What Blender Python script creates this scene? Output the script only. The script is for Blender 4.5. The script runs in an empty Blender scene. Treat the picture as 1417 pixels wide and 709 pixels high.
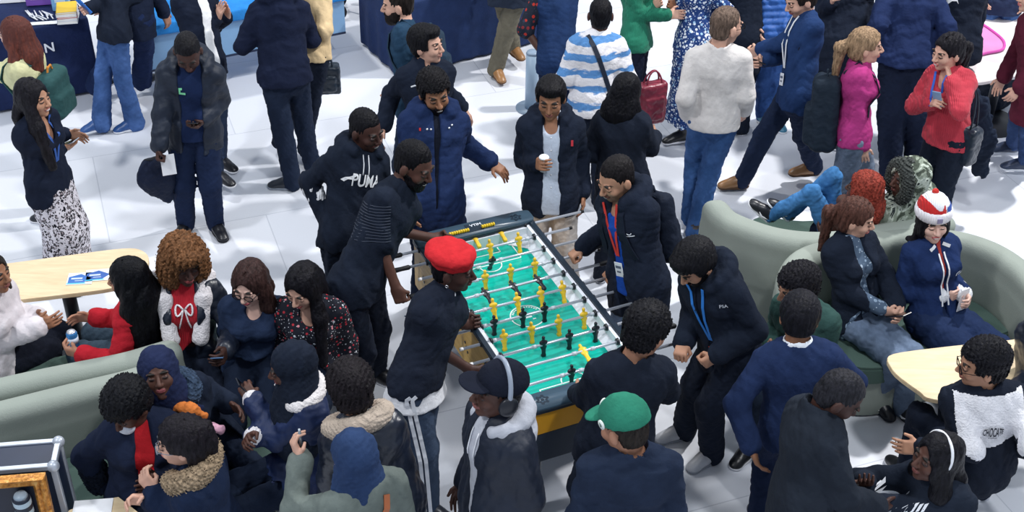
import bpy, math, os, random
import numpy as np
from mathutils import Vector, Matrix
from mathutils.bvhtree import BVHTree

PI = math.pi
QV = float(os.environ.get('SCN_Q', '1'))
ONLY = os.environ.get('SCN_ONLY', '')
COL = bpy.context.scene.collection
SC = bpy.context.scene

# ------------------------------------------------------------------ camera
CP, CR, CF, CH = 0.6232, 0.0217, 1810.0, 5.805
_fw = np.array([0, math.cos(CP), -math.sin(CP)])
_up0 = np.array([0, math.sin(CP), math.cos(CP)])
_rt0 = np.array([1.0, 0, 0])
RT = math.cos(CR) * _rt0 + math.sin(CR) * _up0
UP = -math.sin(CR) * _rt0 + math.cos(CR) * _up0
def P(px, py, z=0.0):
    """real place of a point seen in the photograph at pixel (px, py), standing at height z"""
    d = _fw * CF + RT * (px - 708.5) - UP * (py - 354.5)
    return np.array([0, 0, CH]) + d * ((z - CH) / d[2])
def SP(q):
    d = np.asarray(q, float) - np.array([0, 0, CH]); zz = d @ _fw
    return 708.5 + CF * (d @ RT) / zz, 354.5 - CF * (d @ UP) / zz
cam = bpy.data.cameras.new('camera'); camo = bpy.data.objects.new('camera', cam); COL.objects.link(camo)
M = Matrix(((RT[0], UP[0], -_fw[0], 0), (RT[1], UP[1], -_fw[1], 0), (RT[2], UP[2], -_fw[2], CH), (0, 0, 0, 1)))
camo.matrix_world = M
cam.sensor_width = 36; cam.lens = CF / 1417 * 36; cam.clip_end = 200
SC.camera = camo

# ------------------------------------------------------------------ materials
def lin(c):
    if isinstance(c, str):
        c = tuple(int(c[i:i + 2], 16) for i in (0, 2, 4))
    if max(c[:3]) > 1.0 or isinstance(c[0], int):
        c = tuple(v / 255 for v in c)
    return tuple((v / 12.92 if v <= .04045 else ((v + .055) / 1.055) ** 2.4) for v in c[:3])
_mats = {}
class NT:
    def __init__(s, name):
        m = bpy.data.materials.new(name); m.use_nodes = True
        s.m = m; s.t = m.node_tree; s.n = s.t.nodes; s.n.clear()
        s.out = s.n.new('ShaderNodeOutputMaterial'); s.b = s.n.new('ShaderNodeBsdfPrincipled')
        s.t.links.new(s.b.outputs[0], s.out.inputs[0])
        s.tc = s.n.new('ShaderNodeTexCoord')
    def N(s, typ, ins=None, **kw):
        n = s.n.new(typ)
        for k, v in kw.items(): setattr(n, k, v)
        for k, v in (ins or {}).items():
            s.L(v, n.inputs[k])
        return n
    def L(s, v, sock):
        if isinstance(v, bpy.types.NodeSocket): s.t.links.new(v, sock)
        else: sock.default_value = v
    def ramp(s, fac, stops, interp='LINEAR'):
        n = s.n.new('ShaderNodeValToRGB'); s.L(fac, n.inputs[0]); n.color_ramp.interpolation = interp
        e = n.color_ramp.elements
        while len(e) > 1: e.remove(e[-1])
        for i, (p, c) in enumerate(stops):
            x = e[0] if i == 0 else e.new(p)
            x.position = p; x.color = (*lin(c), 1)
        return n.outputs[0]
    def map(s, src=None, scale=(1, 1, 1), rot=(0, 0, 0), loc=(0, 0, 0)):
        n = s.n.new('ShaderNodeMapping'); s.L(src or s.tc.outputs['Object'], n.inputs[0])
        n.inputs['Scale'].default_value = scale; n.inputs['Rotation'].default_value = rot; n.inputs['Location'].default_value = loc
        return n.outputs[0]
    def noise(s, vec, scale, detail=3, rough=.5, dist=0):
        n = s.N('ShaderNodeTexNoise', {'Vector': vec, 'Scale': scale, 'Detail': detail, 'Roughness': rough, 'Distortion': dist}); return n.outputs[0]
    def mixc(s, fac, a, b, mode='MIX'):
        n = s.n.new('ShaderNodeMix'); n.data_type = 'RGBA'; n.blend_type = mode
        s.L(fac, n.inputs[0]); s.L(a if not isinstance(a, tuple) else (*a, 1), n.inputs[6]); s.L(b if not isinstance(b, tuple) else (*b, 1), n.inputs[7]); return n.outputs[2]
    def math(s, op, a, b=0, c=0):
        n = s.n.new('ShaderNodeMath'); n.operation = op; s.L(a, n.inputs[0]); s.L(b, n.inputs[1]); s.L(c, n.inputs[2]); return n.outputs[0]
    def sep(s, v):
        n = s.n.new('ShaderNodeSeparateXYZ'); s.L(v, n.inputs[0]); return n.outputs
    def bump(s, h, strength=.3, dist=.01):
        n = s.N('ShaderNodeBump', {'Height': h, 'Strength': strength, 'Distance': dist}); s.t.links.new(n.outputs[0], s.b.inputs['Normal'])
    def base(s, c, rough=.8, spec=.3, metal=0.0):
        s.L(c if not isinstance(c, tuple) else (*c, 1), s.b.inputs['Base Color'])
        s.L(rough, s.b.inputs['Roughness']); s.b.inputs['Specular IOR Level'].default_value = spec; s.b.inputs['Metallic'].default_value = metal
def cached(f):
    def g(*a, **k):
        key = (f.__name__,) + a + tuple(sorted(k.items()))
        if key not in _mats: _mats[key] = f(*a, **k)
        return _mats[key]
    return g
@cached
def plain(c, rough=.5, spec=.4, metal=0.0, name='painted_surface'):
    t = NT(name); v = t.noise(t.tc.outputs['Object'], 6, 3)
    a = lin(c); t.base(t.mixc(t.ramp(v, [(.3, (0, 0, 0)), (.7, (255, 255, 255))]), tuple(x * .93 for x in a), tuple(min(1, x * 1.05) for x in a)), rough, spec, metal)
    return t.m
@cached
def cloth(c, kind='plain', rough=.92):
    """woven or knitted fabric of one dye: faint weave and creases"""
    t = NT('fabric_' + kind); o = t.tc.outputs['Object']; a = lin(c)
    v = t.noise(o, 9, 4, .6)
    mx = t.mixc(t.ramp(v, [(.32, (0, 0, 0)), (.68, (255, 255, 255))]), tuple(x * .86 for x in a), tuple(min(1, x * 1.14) for x in a))
    t.base(mx, rough, .12)
    if kind == 'knit':
        w = t.N('ShaderNodeTexWave', {'Vector': o, 'Scale': 26.0, 'Distortion': 1.0}, bands_direction='X').outputs[0]
        t.bump(w, .5, .006)
    elif kind == 'fleece':
        t.bump(t.noise(o, 90, 3), .9, .01)
    elif kind == 'puffer':
        t.base(mx, .55, .3); t.bump(t.noise(o, 22, 3), .35, .012)
    elif kind == 'leather':
        t.base(mx, .35, .5); t.bump(t.noise(o, 60, 3), .3, .004)
    elif kind == 'denim':
        n2 = t.noise(o, 5, 5, .65)
        m2 = t.mixc(t.ramp(n2, [(.38, (0, 0, 0)), (.72, (255, 255, 255))]), mx, tuple(min(1, x * 1.9 + .02) for x in a)); t.base(m2, .9, .2)
        t.bump(t.noise(o, 200, 2), .3, .002)
    else:
        t.bump(t.noise(o, 26, 5, .65), .55, .012)
    t.b.inputs['Sheen Weight'].default_value = .10 if kind in ('fleece', 'knit') else 0.0
    t.b.inputs['Sheen Roughness'].default_value = .5
    return t.m
@cached
def stripes(c1, c2, scale=9.0, dist=3.0, duty=.5):
    t = NT('striped_knit'); o = t.map(scale=(.15, .15, 1))
    z = t.sep(t.tc.outputs['Object'])[2]
    nz = t.noise(t.map(scale=(9, 9, 30)), 1.0, 3)
    v = t.math('ADD', t.math('MULTIPLY', z, scale), t.math('MULTIPLY', nz, dist * .2))
    fr = t.math('FRACT', v)
    t.base(t.ramp(fr, [(0, c1), (duty - .05, c1), (duty, c2), (.93, c2), (1, c1)]), .9, .2)
    t.bump(t.noise(t.tc.outputs['Object'], 70, 3), .6, .008)
    return t.m
@cached
def dots(base, c1, c2, scale=30.0, thr=.25, leaf='ffffff'):
    """printed flowers"""
    t = NT('floral_print'); o = t.tc.outputs['Object']
    v = t.N('ShaderNodeTexVoronoi', {'Vector': o, 'Scale': scale, 'Randomness': .9})
    hue = t.sep(v.outputs['Color'])[0]
    fl = t.ramp(hue, [(0, c1), (.55, c2), (.8, leaf)], 'CONSTANT')
    m = t.ramp(v.outputs['Distance'], [(0, (255, 255, 255)), (thr, (255, 255, 255)), (thr + .05, (0, 0, 0))])
    v2 = t.N('ShaderNodeTexVoronoi', {'Vector': t.map(loc=(3, 2, 1)), 'Scale': scale * 1.7, 'Randomness': 1.0})
    m2 = t.ramp(v2.outputs['Distance'], [(0, (255, 255, 255)), (thr * .6, (255, 255, 255)), (thr * .6 + .04, (0, 0, 0))])
    x = t.mixc(m2, lin(base), lin(leaf)); x = t.mixc(m, x, fl)
    t.base(x, .85, .25); return t.m
@cached
def leopard():
    t = NT('leopard_print'); o = t.map(scale=(1, 1, .8))
    w = t.N('ShaderNodeVectorMath', {0: o, 1: t.N('ShaderNodeTexNoise', {'Vector': o, 'Scale': 14.0}).outputs[1]}, operation='MULTIPLY_ADD')
    w.inputs[1].default_value = (1, 1, 1)
    s = t.N('ShaderNodeVectorMath', operation='SCALE'); t.L(t.N('ShaderNodeTexNoise', {'Vector': o, 'Scale': 20.0}).outputs[1], s.inputs[0]); s.inputs['Scale'].default_value = .03
    a = t.N('ShaderNodeVectorMath', operation='ADD'); t.L(o, a.inputs[0]); t.L(s.outputs[0], a.inputs[1])
    v = t.N('ShaderNodeTexVoronoi', {'Vector': a.outputs[0], 'Scale': 46.0}, feature='F1')
    r = t.ramp(v.outputs['Distance'], [(0, '9a8f93'), (.25, '8d8288'), (.3, '15161f'), (.52, '15161f'), (.56, 'ddd9e0')], 'CONSTANT')
    g = t.noise(o, 60, 2)
    r2 = t.mixc(t.ramp(g, [(.52, (0, 0, 0)), (.56, (255, 255, 255))]), r, lin('d5d0d8'))
    t.base(r2, .8, .2); return t.m
@cached
def camo():
    t = NT('camouflage_print'); n = t.noise(t.tc.outputs['Object'], 9, 3, .5, 1.2)
    t.base(t.ramp(n, [(0, '4a5248'), (.43, '8a9486'), (.5, 'b9c2b6'), (.57, '2f3637'), (.62, '77806f')], 'CONSTANT'), .9, .2); return t.m
@cached
def attr(name='skin', rough=.55, spec=.35):
    t = NT(name); a = t.N('ShaderNodeAttribute', attribute_name='Col')
    t.base(a.outputs[0], rough, spec); t.bump(t.noise(t.tc.outputs['Object'], 120, 2), .08, .003)
    if name == 'skin': t.b.inputs['Subsurface Weight'].default_value = 0.0
    return t.m
@cached
def hairm(c, rough=.55, curl=False):
    t = NT('hair'); a = lin(c)
    o = t.map(scale=(1, 1, .22)) if not curl else t.tc.outputs['Object']
    n = t.noise(o, 70 if not curl else 55, 3, .6)
    t.base(t.mixc(t.ramp(n, [(.35, (0, 0, 0)), (.68, (255, 255, 255))]), tuple(x * .45 for x in a), tuple(min(1, x * 1.25) for x in a)), rough, .12)
    t.bump(n, .7, .012); return t.m
@cached
def ombre(c1, c2, z0, z1):
    t = NT('hair'); z = t.sep(t.tc.outputs['Object'])[2]
    n = t.noise(t.map(scale=(1, 1, .15)), 60, 3)
    f = t.math('ADD', t.math('MULTIPLY', t.math('SUBTRACT', z1, z), 1.0 / max(.01, z1 - z0)), t.math('MULTIPLY', t.math('SUBTRACT', n, .5), 1.2))
    t.base(t.mixc(t.ramp(f, [(0, (0, 0, 0)), (1, (255, 255, 255))]), lin(c1), lin(c2)), .6, .15); t.bump(n, .8, .012); return t.m

# ------------------------------------------------------------------ object helpers
def tag(o, label=None, cat=None, group=None, kind=None):
    if label: o['label'] = label
    if cat: o['category'] = cat
    if group: o['group'] = group
    if kind: o['kind'] = kind
    return o
def empty(name, loc, label=None, cat=None, group=None):
    o = bpy.data.objects.new(name, None); COL.objects.link(o); o.location = [float(v) for v in loc]; o.empty_display_size = .1
    return tag(o, label, cat, group)
_root_loc = {}
def link(name, me, m, parent=None, loc=None):
    """link a mesh whose vertices are in world coordinates minus the root's location"""
    o = bpy.data.objects.new(name, me); COL.objects.link(o)
    if m is not None:
        for x in (m if isinstance(m, (list, tuple)) else [m]): me.materials.append(x)
    if parent is not None: o.parent = parent
    if loc is not None: o.location = [float(v) for v in loc]
    return o
def make_mesh(name, V, F, cols=None, smooth=True, mi=None):
    """V (n,3), F (m,4) quads"""
    me = bpy.data.meshes.new(name)
    V = np.asarray(V, np.float32)
    if isinstance(F, np.ndarray):
        k = F.shape[1]
        me.vertices.add(len(V)); me.vertices.foreach_set('co', V.ravel())
        me.loops.add(F.size); me.loops.foreach_set('vertex_index', F.astype(np.int32).ravel())
        me.polygons.add(len(F)); me.polygons.foreach_set('loop_start', np.arange(0, F.size, k, dtype=np.int32))
        me.update(calc_edges=True)
    else:
        me.from_pydata([tuple(map(float, v)) for v in V], [], F); me.update()
    if smooth: me.shade_smooth()
    if mi is not None: me.polygons.foreach_set('material_index', np.asarray(mi, np.int32))
    if cols is not None:
        a = me.color_attributes.new('Col', 'FLOAT_COLOR', 'POINT')
        c = np.ones((len(V), 4), np.float32); c[:, :3] = cols; a.data.foreach_set('color', c.ravel())
    return me

# ------------------------------------------------------------------ shape builder (poly mesh: boxes, tubes, lathes, prisms)
class MB:
    def __init__(s, smooth=False): s.v = []; s.f = []; s.sm = smooth; s.mi = []
    def add(s, vs, fs, mi=0):
        n = len(s.v); s.v += [tuple(map(float, v)) for v in vs]; s.f += [tuple(i + n for i in f) for f in fs]; s.mi += [mi] * len(fs); return s
    def box(s, c, size, ax=None, mi=0, bev=0.0):
        c = np.asarray(c, float); h = np.asarray(size, float) / 2
        ax = np.eye(3) if ax is None else np.asarray(ax, float)
        if bev <= 0:
            vs = [c + ax.T @ (h * np.array([x, y, z])) for x in (-1, 1) for y in (-1, 1) for z in (-1, 1)]
            return s.add(vs, [(0, 1, 3, 2), (4, 6, 7, 5), (0, 4, 5, 1), (2, 3, 7, 6), (0, 2, 6, 4), (1, 5, 7, 3)], mi)
        b = min(bev, h.min() * .95); vs = []; idx = {}
        for x in (-1, 1):
            for y in (-1, 1):
                for z in (-1, 1):
                    for k in range(3):
                        o = h - b; o[k] = h[k]; idx[(x, y, z, k)] = len(vs); vs.append(c + ax.T @ (o * np.array([x, y, z])))
        fs = []
        for k in range(3):
            a, d = [i for i in range(3) if i != k]
            for sg in (-1, 1):
                q = []
                for (u, w) in ((-1, -1), (1, -1), (1, 1), (-1, 1)):
                    t = [0, 0, 0]; t[k] = sg; t[a] = u; t[d] = w; q.append(idx[(*t, k)])
                fs.append(tuple(q if (sg > 0) == (k != 1) else q[::-1]))
        for k in range(3):
            a, d = [i for i in range(3) if i != k]
            for u in (-1, 1):
                for w in (-1, 1):
                    q = []
                    for sg, kk in ((-1, a), (1, a), (1, d), (-1, d)):
                        t = [0, 0, 0]; t[k] = sg; t[a] = u; t[d] = w; q.append(idx[(*t, kk)])
                    fs.append(tuple(q))
        for x in (-1, 1):
            for y in (-1, 1):
                for z in (-1, 1): fs.append((idx[(x, y, z, 0)], idx[(x, y, z, 1)], idx[(x, y, z, 2)]))
        return s.add(vs, fs, mi)
    def tube(s, pts, r, n=10, closed=False, mi=0, cap=True, flat=None):
        """swept tube; r a number or one per point; flat=(normal, thickness) makes a ribbon"""
        pts = [np.asarray(p, float) for p in pts]; m = len(pts); rr = r if isinstance(r, (list, tuple)) else [r] * m
        vs = []; prev = None
        for i, p in enumerate(pts):
            if closed: t = pts[(i + 1) % m] - pts[i - 1]
            else: t = pts[min(i + 1, m - 1)] - pts[max(i - 1, 0)]
            t = t / (np.linalg.norm(t) + 1e-12)
            if prev is None:
                a = np.array([0, 0, 1.]) if abs(t[2]) < .9 else np.array([1., 0, 0]); u = np.cross(t, a)
            else: u = prev - t * (prev @ t)
            u /= np.linalg.norm(u) + 1e-12; w = np.cross(t, u); prev = u
            for k in range(n):
                a = 2 * PI * k / n; vs.append(p + rr[i] * (u * math.cos(a) + w * math.sin(a)))
        fs = []
        for i in range(m if closed else m - 1):
            j = (i + 1) % m
            for k in range(n): fs.append((i * n + k, i * n + (k + 1) % n, j * n + (k + 1) % n, j * n + k))
        if not closed and cap: fs += [tuple(range(n))[::-1], tuple((m - 1) * n + k for k in range(n))]
        return s.add(vs, fs, mi)
    def cyl(s, a, b, ra, rb=None, n=20, mi=0):
        return s.tube([a, b], [ra, ra if rb is None else rb], n, mi=mi)
    def ribbon(s, pts, nrm, w, th, mi=0):
        """flat strap along pts; nrm gives the outward normal at each point"""
        pts = [np.asarray(p, float) for p in pts]; vs = []; fs = []
        for i, p in enumerate(pts):
            t = pts[min(i + 1, len(pts) - 1)] - pts[max(i - 1, 0)]; t /= np.linalg.norm(t) + 1e-12
            n = np.asarray(nrm[i] if isinstance(nrm, list) else nrm, float); n = n - t * (n @ t); n /= np.linalg.norm(n) + 1e-12
            sd = np.cross(t, n) * w / 2
            vs += [p - sd, p + sd, p + sd + n * th, p - sd + n * th]
        for i in range(len(pts) - 1):
            a, b = 4 * i, 4 * i + 4
            fs += [(a, a + 1, b + 1, b), (a + 1, a + 2, b + 2, b + 1), (a + 2, a + 3, b + 3, b + 2), (a + 3, a, b, b + 3)]
        e = 4 * (len(pts) - 1); fs += [(3, 2, 1, 0), (e, e + 1, e + 2, e + 3)]
        return s.add(vs, fs, mi)
    def prism(s, poly, z0, z1, ax=None, o=(0, 0, 0), mi=0):
        ax = np.eye(3) if ax is None else np.asarray(ax, float); o = np.asarray(o, float); n = len(poly)
        vs = [o + ax.T @ np.array([x, y, z]) for z in (z0, z1) for x, y in poly]
        fs = [tuple(range(n))[::-1], tuple(range(n, 2 * n))] + [(i, (i + 1) % n, n + (i + 1) % n, n + i) for i in range(n)]
        return s.add(vs, fs, mi)
    def build(s, name, m, parent=None, loc=None):
        """vertices in world coordinates; loc / parent location is subtracted"""
        if loc is None and parent is not None: loc = ROOTS.get(parent.name, np.zeros(3)); top = False
        else: top = True
        L = np.zeros(3) if loc is None else np.asarray(loc, float)
        me = bpy.data.meshes.new(name); me.from_pydata([tuple(np.asarray(v) - L) for v in s.v], [], s.f); me.update()
        if s.sm: me.shade_smooth()
        if any(s.mi): me.polygons.foreach_set('material_index', s.mi)
        import bmesh
        bm = bmesh.new(); bm.from_mesh(me); bmesh.ops.recalc_face_normals(bm, faces=bm.faces[:]); bm.to_mesh(me); bm.free()
        o = link(name, me, m, parent, L if top else None)
        if not top: ROOTS[o.name] = L
        else: ROOTS[o.name] = L
        return o
ROOTS = {}
def root(name, loc, label=None, cat=None, group=None):
    o = empty(name, loc, label, cat, group); ROOTS[o.name] = np.asarray(loc, float); return o
def frame(yaw, z=(0, 0, 1)):
    """rows: x', y', z' for a thing turned by yaw degrees"""
    a = math.radians(yaw); return np.array([[math.cos(a), math.sin(a), 0], [-math.sin(a), math.cos(a), 0], [0, 0, 1]])
def superoval(a, b, n=48, e=4):
    r = []
    for i in range(n):
        t = 2 * PI * i / n; c, s_ = math.cos(t), math.sin(t)
        r.append((a * math.copysign(abs(c) ** (2 / e), c), b * math.copysign(abs(s_) ** (2 / e), s_)))
    return r

# ------------------------------------------------------------------ solid modeller: smooth unions of rounded forms, meshed on a fine grid
def nrm(v): v = np.asarray(v, float); return v / (np.linalg.norm(v) + 1e-12)
class Solid:
    def __init__(s): s.p = []
    def cone(s, a, b, ra, rb=None, k=.015, sq=None, op='u'):
        """capsule from a to b with radii ra, rb; sq=(direction, factor) flattens it"""
        s.p.append(('c', op, k, np.asarray(a, float), np.asarray(b, float), float(ra), float(ra if rb is None else rb), sq)); return s
    def ell(s, c, r, R=None, k=.015, op='u'):
        s.p.append(('e', op, k, np.asarray(c, float), np.asarray(r, float) if np.ndim(r) else np.array([r] * 3, float), np.eye(3) if R is None else np.asarray(R, float))); return s
    def box(s, c, h, R=None, rad=.01, k=.01, op='u'):
        s.p.append(('b', op, k, np.asarray(c, float), np.asarray(h, float), np.eye(3) if R is None else np.asarray(R, float), rad)); return s
    def grown(s, t, only=None):
        n = Solid()
        for q in s.p:
            if q[0] == 'c': n.p.append((*q[:5], q[5] + t, q[6] + t, q[7]))
            elif q[0] == 'e': n.p.append((*q[:4], q[4] + t, q[5]))
            else: n.p.append((*q[:4], q[4] + t, *q[5:]))
        return n
    def bbox(s):
        lo = np.full(3, 1e9); hi = -lo
        for q in s.p:
            if q[1] != 'u': continue
            a, b = s._bb(q); lo = np.minimum(lo, a); hi = np.maximum(hi, b)
        return lo, hi
    @staticmethod
    def _bb(q):
        if q[0] == 'c': e = max(1.0, q[7][1]) if q[7] is not None else 1.0; return np.minimum(q[3] - q[5] * e, q[4] - q[6] * e), np.maximum(q[3] + q[5] * e, q[4] + q[6] * e)
        if q[0] == 'e': e = np.sqrt(((q[5] * q[4][:, None]) ** 2).sum(0)); return q[3] - e, q[3] + e
        e = (np.abs(q[5]) * q[4][:, None]).sum(0) + 0; return q[3] - e, q[3] + e
    def mesh(s, h=.008, amp=0.0, wave=.08, noise=None, seed=0, clip=None):
        h = h * QV
        lo, hi = s.bbox(); pad = 2.5 * h + amp + .012
        if clip is not None: lo = np.maximum(lo, clip[0]); hi = np.minimum(hi, clip[1])
        lo = lo - pad; hi = hi + pad
        n = np.maximum(4, np.ceil((hi - lo) / h).astype(int) + 1)
        while n.prod() > 9e6: h *= 1.15; n = np.maximum(4, np.ceil((hi - lo) / h).astype(int) + 1)
        D = np.full(n, .3, np.float32)
        ax = [(lo[i] + np.arange(n[i]) * h).astype(np.float32) for i in range(3)]
        for q in s.p:
            a, b = s._bb(q); m = q[2] * 1.2 + 3 * h + (.0 if q[1] == 'u' else .01)
            i0 = np.clip(np.floor((a - m - lo) / h).astype(int), 0, n); i1 = np.clip(np.ceil((b + m - lo) / h).astype(int) + 1, 0, n)
            if (i1 <= i0).any(): continue
            if q[1] == 'i': i0 = np.zeros(3, int); i1 = n
            sl = tuple(slice(i0[i], i1[i]) for i in range(3))
            x = ax[0][sl[0]][:, None, None]; y = ax[1][sl[1]][None, :, None]; z = ax[2][sl[2]][None, None, :]
            f = np.float32
            if q[0] == 'c':
                A, B = q[3], q[4]; ba = B - A; L2 = float(ba @ ba) + 1e-12
                px, py, pz = x - f(A[0]), y - f(A[1]), z - f(A[2])
                t = np.clip((px * f(ba[0]) + py * f(ba[1]) + pz * f(ba[2])) * f(1 / L2), 0, 1)
                dx = px - t * f(ba[0]); dy = py - t * f(ba[1]); dz = pz - t * f(ba[2])
                dd = dx * dx + dy * dy + dz * dz
                if q[7] is not None:
                    sn, sf = q[7]; c = dx * f(sn[0]) + dy * f(sn[1]) + dz * f(sn[2]); dd = dd + c * c * f(1 / sf ** 2 - 1)
                    d = (np.sqrt(dd) - (f(q[5]) + t * f(q[6] - q[5]))) * f(.5 + .5 * sf)
                else: d = np.sqrt(dd) - (f(q[5]) + t * f(q[6] - q[5]))
            elif q[0] == 'e':
                C, r, R = q[3], q[4], q[5]; px, py, pz = x - f(C[0]), y - f(C[1]), z - f(C[2])
                u = [(px * f(R[i][0]) + py * f(R[i][1]) + pz * f(R[i][2])) for i in range(3)]
                k0 = np.sqrt(sum((u[i] * f(1 / r[i])) ** 2 for i in range(3))); k1 = np.sqrt(sum((u[i] * f(1 / r[i] ** 2)) ** 2 for i in range(3))) + f(1e-6)
                d = k0 * (k0 - 1) / k1
            else:
                C, hh, R, rad = q[3], q[4], q[5], q[6]; px, py, pz = x - f(C[0]), y - f(C[1]), z - f(C[2])
                u = [np.abs(px * f(R[i][0]) + py * f(R[i][1]) + pz * f(R[i][2])) - f(hh[i] - rad) for i in range(3)]
                d = np.sqrt(sum(np.maximum(v, 0) ** 2 for v in u)) + np.minimum(np.maximum(np.maximum(u[0], u[1]), u[2]), 0) - f(rad)
            k = f(max(q[2], 1e-4)); E = D[sl]
            if q[1] == 'u':
                hh_ = np.maximum(k - np.abs(E - d), 0) / k; D[sl] = np.minimum(E, d) - hh_ * hh_ * k * f(.25)
            elif q[1] == 's':
                d = -d; hh_ = np.maximum(k - np.abs(E - d), 0) / k; D[sl] = np.maximum(E, d) + hh_ * hh_ * k * f(.25)
            else:
                hh_ = np.maximum(k - np.abs(E - d), 0) / k; D[sl] = np.maximum(E, d) + hh_ * hh_ * k * f(.25)
        if amp > 0:
            ii = np.nonzero(np.abs(D) < amp * 1.2 + 2 * h)
            p = [ax[i][ii[i]] for i in range(3)]
            D[ii] += fold(p, amp, wave, seed)
        if noise is not None:
            ii = np.nonzero(np.abs(D) < .05 + 2 * h); p = [ax[i][ii[i]] for i in range(3)]; D[ii] += noise(*p).astype(np.float32)
        D[0] = D[-1] = .1; D[:, 0] = D[:, -1] = .1; D[:, :, 0] = D[:, :, -1] = .1
        return nets(D, lo, h)
def fold(p, amp, wave, seed=0):
    """soft creases"""
    rs = np.random.RandomState(seed + 11); x, y, z = p; out = 0
    w = 2 * PI / wave
    q = [x * w, y * w, z * w]
    wx = np.sin(q[1] * .7 + seed) * .8; wy = np.sin(q[2] * .6 + seed * 1.7) * .8; wz = np.sin(q[0] * .8 + seed * 2.3) * .8
    for j, sc in enumerate((1.0, 1.0, 1.9, 2.6)):
        d = rs.randn(3); d /= np.linalg.norm(d); a = (1, .8, .5, .35)[j]
        out = out + a * np.sin(((q[0] + wx) * d[0] + (q[1] + wy) * d[1] + (q[2] + wz) * d[2]) * sc + rs.rand() * 6)
    for j, sc in enumerate((1.3, 2.3)):   # sharper drag folds
        d = rs.randn(3); d[2] *= 1.6; d /= np.linalg.norm(d)
        v = np.sin(((q[0] + 1.4 * wy) * d[0] + (q[1] + 1.4 * wz) * d[1] + (q[2] + 1.4 * wx) * d[2]) * sc + rs.rand() * 6)
        out = out + (1.1, .6)[j] * ((1 - np.abs(v)) ** 2 - .33)
    return (out * amp / 2).astype(np.float32)
def nets(D, lo, h):
    S = D < 0
    n = np.array(D.shape)
    c = [S[a:n[0] - 1 + a, b:n[1] - 1 + b, d:n[2] - 1 + d] for a in (0, 1) for b in (0, 1) for d in (0, 1)]
    cnt = sum(v.astype(np.int8) for v in c); act = (cnt > 0) & (cnt < 8)
    I = np.argwhere(act); N = len(I)
    if N == 0: return np.zeros((0, 3)), np.zeros((0, 4), int)
    idx = np.full(act.shape, -1, np.int32); idx[act] = np.arange(N)
    offs = np.array([(a, b, d) for a in (0, 1) for b in (0, 1) for d in (0, 1)])
    vals = np.stack([D[I[:, 0] + o[0], I[:, 1] + o[1], I[:, 2] + o[2]] for o in offs], 1)
    acc = np.zeros((N, 3)); num = np.zeros(N)
    for i in range(8):
        for j in range(i + 1, 8):
            if np.abs(offs[i] - offs[j]).sum() != 1: continue
            a, b = vals[:, i], vals[:, j]; m = (a < 0) != (b < 0)
            t = np.where(m, a / np.where(m, a - b, 1), 0)
            acc += np.where(m[:, None], offs[i] + t[:, None] * (offs[j] - offs[i]), 0); num += m
    V = (I + acc / num[:, None]) * h + lo
    Q = []
    for axs in range(3):
        b_, c_ = (axs + 1) % 3, (axs + 2) % 3
        s0 = [slice(None)] * 3; s1 = [slice(None)] * 3; s0[axs] = slice(0, -1); s1[axs] = slice(1, None)
        A = S[tuple(s0)]; B = S[tuple(s1)]
        E = np.argwhere(A != B); E = E[(E[:, b_] > 0) & (E[:, c_] > 0) & (E[:, b_] < n[b_] - 1) & (E[:, c_] < n[c_] - 1)]
        if not len(E): continue
        ins = A[E[:, 0], E[:, 1], E[:, 2]]
        def g(db, dc):
            e = E.copy(); e[:, b_] += db; e[:, c_] += dc; return idx[e[:, 0], e[:, 1], e[:, 2]]
        q = np.stack([g(-1, -1), g(0, -1), g(0, 0), g(-1, 0)], 1); q[~ins] = q[~ins][:, ::-1]; Q.append(q)
    Q = np.concatenate(Q); Q = Q[(Q >= 0).all(1)]
    return V, Q
# ------------------------------------------------------------------ people
UPV = np.array([0, 0, 1.0])
def ik(a, b, l1, l2, pole):
    d = b - a; L = np.linalg.norm(d); mx = (l1 + l2) * .998; over = 0
    if L > mx: over = L - mx; b = a + d / L * mx; L = mx; d = b - a
    mn = abs(l1 - l2) + .06
    if L < mn: b = a + nrm(d) * mn; L = mn; d = b - a
    u = d / L; x = (l1 * l1 - l2 * l2 + L * L) / (2 * L); hh = math.sqrt(max(0, l1 * l1 - x * x))
    p = pole - u * (pole @ u); p = nrm(p)
    return a + u * x + p * hh, b, over
def rotz(v, deg):
    a = math.radians(deg); c, s = math.cos(a), math.sin(a); return np.array([v[0] * c - v[1] * s, v[0] * s + v[1] * c, v[2]])
def yawf(y): a = math.radians(y); return np.array([math.sin(a), -math.cos(a), 0.0])
def headframe(yaw, pitch, roll):
    f = yawf(yaw); l = np.array([-f[1], f[0], 0]); u = UPV.copy()
    a = math.radians(pitch); f2 = f * math.cos(a) - u * math.sin(a); u2 = f * math.sin(a) + u * math.cos(a)
    b = math.radians(roll); l3 = l * math.cos(b) - u2 * math.sin(b); u3 = l * math.sin(b) + u2 * math.cos(b)
    return np.array([l3, f2, u3])
class Pose: pass
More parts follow.
